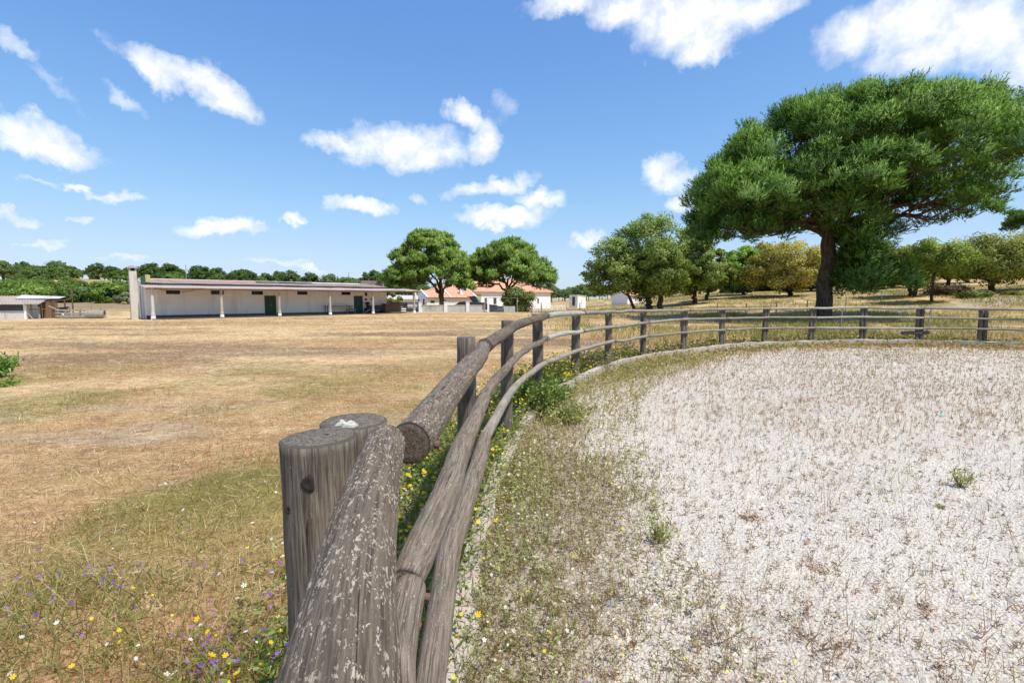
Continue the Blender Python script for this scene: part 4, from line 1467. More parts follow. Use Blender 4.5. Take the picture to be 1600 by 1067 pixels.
for k, (x, y) in enumerate(pts):
    z0 = gz(x, y)
    MB().path([(x, y, z0 - .3), (x + rng.normal() * .03, y, z0 + 1.15)], [.045, .04], 7).build('post', M['plank'], wf)
    if k:
        for h in (.45, .8, 1.08):
            MB().bar((xp, yp, zp + h), (x, y, z0 + h), .006, 4).build('wire', M['wire'], wf)
    xp, yp, zp = x, y, z0


# ================================================================== TREES
def leaf_cloud(cent, norm, rad, per, size, flat=.75, up=.5, jit=.9, ca=(.05, .09, .02), cb=(.12, .18, .04), elong=1.0, shell=.5):
    """leaf-sized quads spread through clusters: returns V, F, colour"""
    n = len(cent)
    N = n * per
    c = np.repeat(cent, per, 0)
    r = np.repeat(rad, per)[:, None]
    nr_ = np.repeat(norm, per, 0)
    off = rnd_unit(N) * (rng.random((N, 1)) ** shell)
    off[:, 2] *= flat
    p = c + off * r
    nd = unit(nr_ * .5 + off * .6 + np.array([0, 0, up]) + rng.normal(size=(N, 3)) * jit)
    a = unit(np.cross(nd, rnd_unit(N)))
    b = np.cross(nd, a)
    s = size * rng.uniform(.6, 1.35, (N, 1))
    w = s * rng.uniform(.45, .8, (N, 1)) / elong
    V = np.stack([p - a * s, p - b * w, p + a * s, p + b * w], 1).reshape(-1, 3)
    V += rng.normal(size=V.shape) * size * .12
    F = np.arange(N * 4).reshape(-1, 4)
    t = np.clip(np.repeat(rng.random(n), per) * .45 + rng.random(N) * .55, 0, 1)[:, None]
    col = np.array(ca) * (1 - t) + np.array(cb) * t
    V, NR = lean_normals(V, 4, unit(off * 1.0 + nr_ * .8 + np.array([0, 0, .15])), .7)
    return V, F, np.repeat(col, 4, 0), NR


def needle_cloud(cent, norm, rad, shoots, needles, L, nl, w, ca, cb, flat=.8, up=.85, tips=None):
    """domed tufts: shoots fan out of each tuft's heart and carry needles along their outer part"""
    n = len(cent)
    N = n * shoots
    r = np.repeat(rad, shoots)[:, None]
    nr_ = np.repeat(norm, shoots, 0)
    od = rnd_unit(N)
    base = np.repeat(cent, shoots, 0) + od * r * (rng.random((N, 1)) ** .5) * np.array([.55, .55, .35])
    d = unit(nr_ * .35 + np.array([0, 0, up]) + od * .85 + rng.normal(size=(N, 3)) * .12)
    Ls = r[:, 0] * rng.uniform(.45, 1.0, N)
    Mn = N * needles
    t = np.tile(np.linspace(.2, 1, needles), N)[:, None]
    d2 = np.repeat(d, needles, 0)
    p = np.repeat(base, needles, 0) + d2 * t * np.repeat(Ls, needles)[:, None]
    nd = unit(d2 * .9 + rng.normal(size=(Mn, 3)) * .40)
    side = unit(np.cross(nd, rnd_unit(Mn))) * w * .5 * rng.uniform(.7, 1.3, (Mn, 1))
    tip = p + nd * nl * rng.uniform(.7, 1.25, (Mn, 1))
    V = np.stack([p - side, p + side, tip], 1).reshape(-1, 3)
    F = np.arange(Mn * 3).reshape(-1, 3)
    k = np.clip(np.repeat(rng.random(n), shoots * needles) * .30 + np.repeat(rng.random(N), needles) * .26 + .50 * t[:, 0] - .06, 0, 1)[:, None]  # young tips brighter, hearts darker; lit-puff contrast put into the needle colour
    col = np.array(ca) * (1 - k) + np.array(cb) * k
    want = unit(np.repeat(nr_ * 1.1 + od * .35, needles, 0) + d2 * .35)
    V, NR = lean_normals(V, 3, want, .72)
    return V, F, np.repeat(col, 3, 0), NR


def limbs(wood, base, forks, cents, r0, r_tip=.03, n=7, sag=.4, wob=.1, frac=.8):
    """limbs from a trunk top towards groups of clusters, then twigs to each cluster"""
    k = len(forks)
    for f in forks:
        L = np.linalg.norm(f - base)
        P = curve_pts(base, f, sag * L * .2, 7, wob * L * .08)
        wood.tube(P, np.linspace(r0, r0 * .42, 7), n)
    D = np.linalg.norm(cents[:, None] - forks[None], axis=2)
    own = D.argmin(1)
    for i_, c in enumerate(cents):
        if rng.random() > frac:
            continue
        f = forks[own[i_]]
        st = base + (f - base) * rng.uniform(.45, 1.0)
        L = np.linalg.norm(c - st)
        P = curve_pts(st, c, -.06 * L, 5, .05 * L)
        wood.tube(P, np.linspace(r0 * .34, r_tip, 5), 5)


def pine_tree(name, label, loc, trunk_h, trunk_r, top_f, under_f, half_w, half_d, n_cl, cl_r, shoots, needles, L, nl, w, seed, ca, cb, lean=(0, 0), group=None, forks=7, extra=None, low=.25, more=None, lump=.8, keep_f=None, sub=15):
    """stone pine: trunk, spreading limbs and a domed crown of needle tufts.
    top_f / under_f give crown top and underside against the sideways position in the tree's own frame"""
    global rng
    keep = rng
    rng = np.random.default_rng(seed)
    t = thing(name, label, 'tree', loc, 0, group)
    tops, nor = [], []
    while len(tops) < n_cl:
        x = rng.uniform(-half_w, half_w)
        y = rng.uniform(-half_d, half_d)
        xm = (np.interp(x, [-half_w, half_w], [-1, 1]))
        q = (x / half_w) ** 2 + (y / half_d) ** 2
        if q > 1:
            continue
        sh = math.sqrt(max(0, 1 - (y / half_d) ** 2))
        x_eff = x / max(sh, .15)
        zt, zu = np.interp(x_eff, *top_f), np.interp(x_eff, *under_f)
        mid = zu + (zt - zu) * .35
        zt2 = mid + (zt - mid) * (.25 + .75 * sh)
        zu2 = mid + (zu - mid) * sh
        u = rng.random()
        if rng.random() < 1 - low:
            z = zt2 - cl_r * .85 - abs(rng.normal()) * cl_r * .4
        else:
            z = zu2 + cl_r * .5 + u * (zt2 - zu2) * (.35 + .65 * q)
        z += lump * (vnoise(x * .33 + seed, y * .33, z * .2, 9) - .5)
        if z < zu2 or (keep_f and not keep_f(x, y, z)):
            continue
        c = np.array([x, y, z])
        # keep the clusters apart so that dark valleys show between them
        if tops and np.min(np.linalg.norm((np.array(tops) - c) * np.array([1, 1, 1.15]), axis=1)) < cl_r * rng.uniform(.72, 1.02):
            if rng.random() < .93:
                continue
        tops.append(c)
        cm = np.array([0, 0, np.interp(0, *under_f)])
        nor.append(unit(c - cm))
    tops, nor = np.array(tops), np.array(nor)
    if extra is not None:
        ec, en = extra
        tops = np.vstack([tops, ec])
        nor = np.vstack([nor, en])
    # each lobe of the crown is a dome set with smaller tufts on its upper side
    nl_ = len(tops)
    lobe_r = cl_r * rng.uniform(.72, 1.18, nl_)
    k = np.repeat(np.arange(nl_), sub)
    dr = rnd_unit(len(k))
    dr[:, 2] = np.where(dr[:, 2] < -.45, -dr[:, 2], dr[:, 2])
    dr = unit(dr + nor[k] * .35)
    tc = tops[k] + dr * (lobe_r[k] * rng.uniform(.55, 1.0, len(k)))[:, None] * np.array([1, 1, .98])
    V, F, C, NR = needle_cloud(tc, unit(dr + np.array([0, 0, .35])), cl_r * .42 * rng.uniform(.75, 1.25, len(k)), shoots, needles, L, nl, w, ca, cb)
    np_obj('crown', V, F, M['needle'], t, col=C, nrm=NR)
    wd = Wood()
    tb = np.array([lean[0], lean[1], trunk_h])
    P = curve_pts((0, 0, -.4), tb, 0, 8, trunk_r * .12)
    P[0] = (0, 0, -.4)
    wd.tube(P, [trunk_r * 1.35, trunk_r * 1.12, trunk_r * 1.02, trunk_r, trunk_r * .97, trunk_r * .93, trunk_r * .9, trunk_r * .8], 14)
    fk = []
    for k in range(forks):
        a = 2 * PI * k / forks + rng.uniform(-.3, .3)
        rr0 = rng.uniform(.45, .62)
        x, y = half_w * rr0 * math.cos(a), half_d * rr0 * math.sin(a)
        zt, zu = np.interp(x, *top_f), np.interp(x, *under_f)
        fk.append((x, y, zu + (zt - zu) * rng.uniform(.2, .45)))
    if more:
        fk += more
    fk = np.array(fk)
    limbs(wd, tb - np.array([0, 0, trunk_r * .5]), fk, tops, trunk_r * .48, .03, 8, .5, .4, .85)
    wd.build('trunk', M['bark'], t)
    rng = keep
    KIDS[t.name] = [o for o in bpy.data.objects if o.parent == t]
    return t


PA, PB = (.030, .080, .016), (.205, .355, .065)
# ---- the great stone pine
x, y = at(1284, 36)
BX = x
z = gz(x, y)
s_ = 36 / FPX


def pz(py):
    return zpix(py, 36) - z


def pxl(px):
    return (px - 1284) * s_


topx = [pxl(p) for p in (1078, 1084, 1098, 1132, 1180, 1240, 1300, 1420, 1530, 1556, 1575, 1588, 1592)]
topz = [pz(p) - .55 for p in (330, 285, 252, 212, 172, 138, 126, 124, 130, 150, 188, 240, 270)]
undx = [pxl(p) for p in (1078, 1100, 1140, 1200, 1270, 1330, 1380, 1440, 1490, 1556, 1585, 1592)]
undz = [pz(p) + .15 for p in (372, 400, 412, 408, 390, 345, 360, 385, 380, 345, 305, 290)]
OUT_X = (1066, 1074, 1090, 1130, 1180, 1240, 1300, 1420, 1540, 1570, 1588, 1604)
OUT_T = (330, 285, 255, 215, 175, 143, 130, 127, 132, 152, 195, 262)


def in_outline(a, b, c):
    d = 36 + b
    r_ = 1.8 * FPX / d
    px_ = 800 + FPX * (a + BX) / d
    py_ = 533.5 - FPX * math.tan(math.atan((c + z - EYE) / d) + PITCH)
    return 1066 + r_ * .8 < px_ < 1604 - r_ * .8 and py_ - r_ > np.interp(px_, OUT_X, OUT_T)


er = np.random.default_rng(5)
ec = []
for k in range(9):                                    # low bough that hangs beside the trunk
    a = er.normal(size=3)
    ec.append((pxl(1345 + 26 * a[0]), er.uniform(-1.5, 1.5), pz(446 + 11 * a[2])))
for k in range(7):
    ec.append((pxl(1362 + 30 * er.normal()), er.uniform(-2.5, 1.5), pz(392 + 13 * er.normal())))
for k in range(3):
    ec.append((pxl(1315 + 12 * er.normal()), er.uniform(-2.5, 1.5), pz(425 + 12 * er.normal())))
ec = np.array(ec)
en = unit(np.column_stack([er.normal(size=(len(ec), 2)) * .5, np.full(len(ec), -.1)]))
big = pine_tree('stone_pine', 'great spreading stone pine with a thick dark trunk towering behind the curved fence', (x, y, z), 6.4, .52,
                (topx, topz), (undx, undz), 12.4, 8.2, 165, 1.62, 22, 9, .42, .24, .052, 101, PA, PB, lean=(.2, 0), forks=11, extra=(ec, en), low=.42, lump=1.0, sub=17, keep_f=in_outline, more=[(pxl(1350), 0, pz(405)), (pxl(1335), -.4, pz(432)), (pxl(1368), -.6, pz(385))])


def round_pine(name, label, px, d, left, right, top, under_edge, under_mid, zbase, seed, trunk_top, tr, n_cl, cl_r, depth=None, lean=0.0, ca=(.05, .115, .02), cb=(.29, .42, .085), shoots=20, needles=7, L=.34, nl=.28, w=.075):
    x, y = at(px, d)
    s = d / FPX
    z = zbase
    lx = [(left - px) * s + (right - left) * s * f for f in (0, .03, .10, .24, .42, .58, .76, .90, .97, 1)]
    zt, ze, zm = zpix(top, d) - z, zpix(under_edge, d) - z, zpix(under_mid, d) - z
    h = zt - ze
    tz = [ze + h * f for f in (.15, .40, .66, .87, .98, 1.0, .88, .66, .40, .15)]
    uz = [ze + h * .1, ze + h * .02, ze - h * .02, ze + (zm - ze) * .5, zm, zm, ze + (zm - ze) * .5, ze - h * .02, ze + h * .02, ze + h * .1]
    cx = ((left + right) / 2 - px) * s
    hw = (right - left) / 2 * s
    lx0 = [v - cx for v in lx]
    t = pine_tree(name, label, (x + cx, y, z), zpix(trunk_top, d) - z, tr, (lx0, tz), (lx0, uz), hw, depth or hw * .85, n_cl, cl_r, shoots, needles, L, nl, w, seed, ca, cb, lean=(-cx + lean, 0), forks=6, low=.55)
    # the trunk stands off the crown's centre
    for o in KIDS[t.name]:
        if o.name.startswith('trunk'):
            co = np.empty(len(o.data.vertices) * 3, np.float32)
            o.data.vertices.foreach_get('co', co)
            co = co.reshape(-1, 3)
            f = 1 - np.clip(co[:, 2] / max(zpix(trunk_top, d) - z, .1), 0, 1)
            co[:, 0] += -cx * f
            o.data.vertices.foreach_set('co', co.ravel())
            o.data.update()
    return t


round_pine('stone_pine', 'round-crowned stone pine with a forked trunk by the house, left of the pair', 690, 63.5, 611, 731, 360, 459, 444, -.05, 202, 460, .33, 100, 1.05)
round_pine('stone_pine', 'broad stone pine standing behind the leafy bush, right of the pair by the house', 793, 72, 720, 860, 375, 457, 446, -.3, 203, 452, .36, 105, 1.2)
round_pine('stone_pine', 'dark stone pine on the slope beyond the cork oaks at the right edge', 1612, 112, 1572, 1650, 327, 360, 352, 5.0, 204, 372, .4, 34, 1.8, ca=(.05, .105, .022), cb=(.13, .21, .042), shoots=18, needles=6, L=.7, nl=.45, w=.12)


def broad_tree(name, label, loc, H, R, trunk_h, tr, seed, n_cl, cl_r, per, size, ca, cb, squash=.8, lean=(0, 0), group=None, bottom=-.04, bark='bark2', forks=6, cat='tree', irregular=.25, stems=1):
    """oak-like tree: H full height, R crown radius"""
    global rng
    keep = rng
    rng = np.random.default_rng(seed)
    t = thing(name, label, cat, loc, 0, group)
    cz = trunk_h + (H - trunk_h) * .42
    rz_up, rz_dn = H - cz, (cz - trunk_h) * (1.0 + bottom)
    cents, nor = [], []
    ph = rng.uniform(0, 6, 4)
    while len(cents) < n_cl:
        v = unit(rng.normal(size=3))
        rr0 = rng.random() ** .28
        a = math.atan2(v[1], v[0])
        lob = 1 + irregular * (.5 * math.sin(2 * a + ph[0]) + .35 * math.sin(3 * a + ph[1] + v[2] * 2) + .3 * math.sin(5 * v[2] + ph[2])) * .6
        p = v * rr0 * lob
        z = cz + p[2] * (rz_up if p[2] > 0 else rz_dn)
        c = np.array([p[0] * R, p[1] * R, min(z, H - cl_r * .4)])
        if cents and np.min(np.linalg.norm(np.array(cents) - c, axis=1)) < cl_r * .55 and rng.random() < .75:
            continue
        cents.append(c)
        nor.append(unit(v * np.array([1, 1, .8])))
    cents, nor = np.array(cents) + np.array([lean[0], lean[1], 0]), np.array(nor)
    V, F, C, NR = leaf_cloud(cents, nor, cl_r * rng.uniform(.7, 1.25, n_cl), per, size, .75, .45, .75, ca, cb)
    np_obj('crown', V, F, M['leaf'], t, col=C, nrm=NR)
    wd = Wood()
    for sidx in range(stems):
        ox = 0 if stems == 1 else (sidx - (stems - 1) / 2) * tr * 2.6
        tb = np.array([lean[0] * .35 + ox * 1.3, lean[1] * .5, trunk_h])
        P = curve_pts((ox, 0, -.4), tb, 0, 7, tr * .25)
        P[0] = (ox, 0, -.4)
        wd.tube(P, tr * np.array([1.35, 1.1, 1.0, .95, .9, .85, .75]), 10)
        fk = []
        for k in range(forks):
            a = 2 * PI * k / forks + rng.uniform(-.4, .4)
            rr0 = rng.uniform(.4, .65)
            fk.append((lean[0] + R * rr0 * math.cos(a), lean[1] + R * rr0 * math.sin(a), trunk_h + (H - trunk_h) * rng.uniform(.3, .55)))
        limbs(wd, tb - np.array([0, 0, tr * .4]), np.array(fk), cents, tr * .5, .02, 7, .3, .5, .7)
    wd.build('trunk', M[bark], t)
    rng = keep
    KIDS[t.name] = [o for o in bpy.data.objects if o.parent == t]
    return t


OA, OB = (.115, .185, .038), (.32, .41, .09)        # holm oak
YA, YB = (.25, .235, .05), (.54, .47, .12)            # cork oak in yellow young leaf
LA, LB = (.12, .22, .03), (.30, .44, .055)            # fresh green
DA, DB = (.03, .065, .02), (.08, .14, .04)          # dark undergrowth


def oak_at(name, label, px, d, left, right, top, base, seed, n_cl, ca, cb, trunk=None, tr=.25, per=70, size=None, cl=None, ccx=None, **k):
    x, y = at(px, d)
    z = min(zpix(base, d), gz(x, y))
    z = gz(x, y)
    s = d / FPX
    R = (right - left) / 2 * s
    H = zpix(top, d) - z
    ln = ((left + right) / 2 - px) * s
    per = int(per * 1.8)
    n_cl = int(n_cl * 1.25)
    th_ = (zpix(trunk, d) - z) if trunk else H * .25
    return broad_tree(name, label, (x, y, z), H, R, max(th_, .5), tr, seed, n_cl, cl or R * .25, per, size or .0022 * d, ca, cb, lean=(ln, 0), **k)


oak_at('oak_tree', 'leafy oak leaning out to the left over the dry grass, with a thin trunk', 994, 60, 914, 1004, 372, 479, 301, 75, OA, OB, trunk=462, tr=.2, per=85)
oak_at('oak_tree', 'tallest leafy oak of the clump, its thick trunk before the small cottage', 1014, 62, 948, 1066, 330, 480, 302, 120, OA, OB, trunk=463, tr=.42, per=90)
oak_at('oak_tree', 'leafy oak with a thick crooked trunk, right of the tallest oak', 1031, 60, 990, 1072, 378, 480, 303, 80, (.11, .18, .036), (.31, .40, .088), trunk=462, tr=.36, per=85)
oak_at('oak_tree', 'dense oak between the tall clump and the pine, its foliage reaching low', 1084, 66, 1046, 1122, 354, 476, 304, 100, (.115, .18, .036), (.315, .405, .09), trunk=458, tr=.32, per=85)
oak_at('oak_tree', 'slim oak with a trunk slanting to the left beside the low-hanging oak', 1100, 70, 1086, 1142, 388, 476, 305, 55, (.115, .165, .035), (.28, .33, .07), trunk=458, tr=.26, per=80)
oak_at('oak_tree', 'bright fresh green tree just left of the yellowish oak', 1160, 76, 1124, 1192, 384, 472, 306, 70, LA, LB, trunk=448, tr=.28, per=80)
oak_at('oak_tree', 'yellowish young-leaved oak under the left side of the great pine', 1236, 66, 1166, 1272, 377, 478, 307, 110, YA, YB, trunk=456, tr=.3, per=75)
oak_at('oak_tree', 'grey-green oak close behind the trunk of the great pine', 1262, 78, 1236, 1316, 388, 470, 308, 70, (.13, .14, .055), (.28, .28, .11), trunk=446, tr=.26, per=75)
oak_at('oak_tree', 'second bright green tree, half hidden behind the yellowish oak', 1200, 88, 1164, 1232, 382, 470, 315, 55, LA, LB, trunk=445, tr=.3, per=75)
oak_at('oak_tree', 'crooked cork oak with a low forked trunk at the right of the hanging pine bough', 1424, 53, 1372, 1462, 382, 466, 309, 75, (.17, .195, .035), (.39, .40, .085), trunk=443, tr=.22, per=75, stems=2)
oak_at('oak_tree', 'slender straight-stemmed tree with a light green crown on the right slope', 1452, 46, 1415, 1500, 374, 468, 310, 70, (.13, .20, .035), (.31, .39, .07), trunk=428, tr=.13, per=75)
oak_at('oak_tree', 'spreading cork oak with a stout forked trunk on the right slope', 1545, 52, 1488, 1604, 366, 461, 311, 115, (.16, .185, .036), (.37, .385, .085), trunk=441, tr=.30, per=80, squash=.6)
oak_at('oak_tree', 'cork oak cut by the right edge of the picture', 1603, 54, 1568, 1672, 360, 457, 312, 95, (.16, .18, .035), (.37, .375, .08), trunk=436, tr=.26, per=80)
oak_at('oak_tree', 'small dark-trunked oak higher up the right slope, between two larger oaks', 1508, 84, 1462, 1540, 392, 445, 313, 55, (.14, .175, .035), (.32, .35, .07), trunk=432, tr=.3, per=70)
oak_at('oak_tree', 'oak at the foot of the slope behind the slender tree', 1478, 74, 1440, 1514, 396, 452, 314, 50, (.13, .17, .035), (.30, .34, .07), trunk=436, tr=.28, per=70)
oak_at('oak_tree', 'green oak behind the crooked cork oak, under the pine', 1392, 76, 1345, 1440, 386, 462, 316, 60, (.11, .16, .035), (.28, .33, .08), trunk=444, tr=.3, per=70)
x, y = at(1655, 58)
oak_at('oak_tree', 'oak standing just past the right edge of the view', 1668, 60, 1620, 1740, 362, 455, 317, 70, (.16, .18, .035), (.37, .375, .08), trunk=436, tr=.28, per=60)


# ---- shrubs
def shrub(name, label, px, d, left, right, top, seed, n_cl, ca, cb, per=70, size=None, cl=None, group=None, zoff=0.0):
    x, y = at((left + right) / 2, d)
    z = gz(x, y) + zoff
    s = d / FPX
    R = (right - left) / 2 * s
    H = zpix(top, d) - z
    return broad_tree(name, label, (x, y, z), H, R, .12 * H, max(.02, R * .04), seed, n_cl, cl or R * .33, int(per * 1.4), size or .0023 * d, ca, cb, bottom=.9, cat='shrub', group=group, forks=5)


shrub('leafy_shrub', 'big glossy shrub growing behind the sheet gate in front of the house', 808, 63, 782, 833, 449, 401, 60, (.08, .12, .03), (.25, .30, .08), per=80)
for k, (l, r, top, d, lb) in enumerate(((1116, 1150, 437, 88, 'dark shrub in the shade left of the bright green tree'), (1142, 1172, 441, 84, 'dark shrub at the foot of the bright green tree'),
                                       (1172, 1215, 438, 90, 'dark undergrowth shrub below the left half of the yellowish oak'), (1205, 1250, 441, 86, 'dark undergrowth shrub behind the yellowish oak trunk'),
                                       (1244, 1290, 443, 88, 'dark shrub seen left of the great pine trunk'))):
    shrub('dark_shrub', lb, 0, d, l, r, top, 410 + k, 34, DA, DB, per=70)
shrub('green_shrub', 'low green shrub at the foot of the spreading cork oak', 0, 47, 1500, 1540, 456, 421, 26, (.10, .14, .03), (.25, .30, .07), per=60)
shrub('brown_brush', 'heap of brown brushwood left of the spreading cork oak', 0, 52, 1452, 1502, 446, 422, 30, (.15, .095, .06), (.30, .2, .13), per=60)
shrub('green_shrub', 'yellow-green shrub high on the right slope behind the oaks', 0, 92, 1556, 1606, 418, 423, 30, (.16, .17, .03), (.32, .31, .07), per=60)
shrub('green_shrub', 'low green shrub between the two oaks at the right edge', 0, 47, 1568, 1594, 457, 424, 18, (.13, .15, .035), (.28, .30, .08), per=60)
for k, (l, r, top, d, lb, c) in enumerate(((105, 150, 443, 96, 'rounded bush at the hill foot right of the pale bare patch', 0), (150, 190, 441, 92, 'light green bush at the hill foot left of the chimney', 1), (188, 214, 457, 88, 'small grey-green bush close to the chimney', 2),
                                          (60, 108, 449, 96, 'bush behind the hut roof at the hill foot', 0), (0, 62, 440, 98, 'broad bush at the left edge behind the hut', 0), (20, 80, 446, 92, 'dense bush above the middle of the hut roof', 1), (-60, 10, 436, 96, 'bush cut by the left edge of the picture', 0))):
    ca, cb = [((.065, .125, .028), (.17, .27, .055)), ((.10, .18, .03), (.26, .37, .065)), ((.13, .16, .07), (.30, .33, .17))][c]
    shrub('hill_bush', lb, 0, d, l, r, top, 430 + k, 40, ca, cb, per=70)
shrub('pale_shrub', 'pale shrub by the low outbuilding behind the veranda', 0, 74, 606, 632, 458, 441, 26, (.13, .15, .04), (.3, .3, .09), per=60)

# ---- woods on the hill and along the horizon
WA, WB = (.075, .125, .034), (.18, .25, .072)
zero = (0, -900, -60)


def umbrella(seed, H, R, th_, tr, ca, cb, n_cl=55, per=60, size=.30, kind='hill_pine'):
    global rng
    keep = rng
    rng = np.random.default_rng(seed)
    t = thing(kind, 'umbrella pine of the woods', 'tree', zero)
    c = []
    for _ in range(n_cl):
        a = rng.uniform(0, 2 * PI)
        q = math.sqrt(rng.random())
        c.append((R * q * math.cos(a), R * q * math.sin(a), th_ + (H - th_) * ((1 - q * q) ** .5 * rng.uniform(.35, .92) + .05)))
    c = np.array(c)
    V, F, C, NR = leaf_cloud(c, unit(c - np.array([0, 0, th_ - 1])), R * .30 * rng.uniform(.7, 1.2, n_cl), per, size, .7, .6, .7, ca, cb)
    np_obj('crown', V, F, M['leaf'], t, col=C, nrm=NR)
    wd = Wood()
    tb = np.array([0, 0, th_ + .3])
    wd.tube(curve_pts((0, 0, -1.0), tb, 0, 5, tr * .3), tr * np.array([1.3, 1.05, 1, .9, .8]), 7)
    for k in range(5):
        a = 2 * PI * k / 5 + rng.uniform(-.4, .4)
        wd.tube(curve_pts(tb - np.array([0, 0, .5]), (R * .6 * math.cos(a), R * .6 * math.sin(a), th_ + (H - th_) * .45), .2, 5), np.linspace(tr * .6, .06, 5), 5)
    wd.build('trunk', M['bark'], t)
    rng = keep
    KIDS[t.name] = [o for o in bpy.data.objects if o.parent == t]
    return t


protos = [umbrella(501, 8.6, 4.6, 3.6, .26, WA, WB), umbrella(502, 7.2, 4.2, 2.2, .24, (.06, .115, .022), (.155, .24, .045)), umbrella(503, 9.4, 3.6, 3.4, .24, (.045, .09, .02), (.115, .185, .04)),
          umbrella(504, 6.0, 4.0, 1.0, .22, (.09, .15, .03), (.235, .325, .075), kind='low_tree')]
used = [False] * 4
prng = np.random.default_rng(77)


def wood_tree(x, y, kind, label, group, sc=None):
    z = gz(x, y) - .2
    sc = sc or prng.uniform(.8, 1.2)
    p = protos[kind]
    if not used[kind]:
        used[kind] = True
        p.location, p.scale, p.rotation_euler = (x, y, z), (sc, sc, sc), (0, 0, prng.uniform(0, 6))
        p['label'], p['group'] = label, group
        return p
    return dup(p, (x, y, z), prng.uniform(0, 6), sc, label, group)


taken = []


def place(n, px0, px1, d0, d1, kinds, label, group, sep, avoid=None, sc=(.8, 1.2)):
    k = 0
    tries = 0
    while k < n and tries < n * 60:
        tries += 1
        d = math.sqrt(prng.uniform(d0 * d0, d1 * d1))
        x, y = at(prng.uniform(px0, px1), d)
        if any((x - a) ** 2 + (y - b) ** 2 < sep * sep for a, b in taken):
            continue
        if avoid and avoid(x, y):
            continue
        taken.append((x, y))
        wood_tree(x, y, int(prng.choice(kinds)), label, group, prng.uniform(*sc))
        k += 1


def clearing(x, y):                                   # the bare sandy patches on the hillside
    px = 800 + FPX * x / y
    return (132 < px < 172 and 120 < y < 216) or (105 < px < 135 and 150 < y < 200)


place(56, -130, 225, 98, 155, (3,), 'low bushy tree near the foot of the hill left of the stable chimney', 'low trees at the hill foot', 4.3, clearing, sc=(.45, .7))
place(92, -130, 225, 150, 262, (0, 1, 3, 2, 1), 'umbrella pine in the woods on the hill left of the stable chimney', 'pines on the left hill', 4.7, clearing, sc=(.5, .98))
place(58, 225, 420, 150, 262, (1, 2, 2, 3), 'pine in the woods behind the left half of the stable roof', 'pines behind the stable', 5.0, sc=(.6, .95))
place(42, 420, 640, 150, 290, (0, 1, 2), 'distant pine on the ridge behind the right half of the stable', 'pines on the ridge', 6.0)
place(16, 610, 760, 112, 160, (1, 0, 3), 'pine behind the white house and its forked pine', 'pines behind the house', 5.5, sc=(.75, 1.0))
place(36, 820, 985, 175, 270, (0, 1, 0), 'distant umbrella pine in the woods behind the tiny white hut', 'pines behind the hut', 6.5, sc=(.6, .85))
place(44, 1060, 1430, 95, 190, (0, 1, 3, 2), 'dark pine in the woods seen beneath the great stone pine', 'pines beyond the oaks', 5.5, sc=(.55, .85))
place(8, 985, 1060, 130, 230, (0, 1), 'far pine glimpsed between the trunks of the big oaks', 'pines between the oaks', 7.5, sc=(.55, .75))
place(26, 1420, 1720, 105, 230, (0, 1, 3), 'pine far up the right slope behind the cork oaks', 'pines on the right slope', 7.0, sc=(.6, .9))


# ================================================================== LOW PLANTS AND GRAVEL
def blades(P, D, L, W_, col, bend=.35, seg=2):
    """tapered grass blades: P base, D direction, L length, W width"""
    n = len(P)
    side = unit(np.cross(D, rnd_unit(n))) * (W_ / 2)[:, None]
    drop = np.column_stack([rng.normal(size=(n, 2)) * .5, np.full(n, -.25)]) * (L * bend)[:, None]
    tip = P + D * L[:, None] + drop
    if seg == 1:
        V = np.stack([P - side, P + side, tip], 1).reshape(-1, 3)
        return V, [np.arange(n * 3).reshape(-1, 3)], np.repeat(col, 3, 0)
    mid = P + D * (L * .55)[:, None] + drop * .25
    V = np.stack([P - side, P + side, mid + side * .75, mid - side * .75, tip], 1).reshape(-1, 3)
    b = np.arange(n)[:, None] * 5
    return V, [b + np.array([[0, 1, 2, 3]]), b + np.array([[3, 2, 4]])], np.repeat(col, 5, 0)


def wedge(n, r0, r1, a0=-64, a1=64, pw=0.0):
    """points over a wide sector; density falls off with distance squared (pw=0) or more slowly"""
    u = rng.random(n)
    if pw == 0:
        r = r0 * (r1 / r0) ** u
    else:
        r = (r0 ** pw + u * (r1 ** pw - r0 ** pw)) ** (1 / pw)
    a = np.radians(rng.uniform(a0, a1, n))
    return r * np.sin(a), r * np.cos(a), r


def free(x, y):
    """clear of the stable, hut and walls"""
    kc, ks = math.cos(ANG), math.sin(ANG)
    lx = (x - LX) * kc + (y - LY) * ks
    ly = -(x - LX) * ks + (y - LY) * kc
    return ~((lx > -1) & (lx < 25) & (ly > -.3) & (ly < 9))


def stuff(name, parts, mat, label):
    V, Fq_, Ft_, C, n = [], [], [], [], 0
    for (v, fs, c) in parts:
        V.append(v)
        C.append(c)
        for f in fs:
            (Fq_ if f.shape[1] == 4 else Ft_).append(f + n)
        n += len(v)
    F = ([np.concatenate(Fq_)] if Fq_ else []) + ([np.concatenate(Ft_)] if Ft_ else [])
    o = np_obj(name, np.concatenate(V), F, mat, col=np.concatenate(C))
    return tag(o, label, kind='stuff')


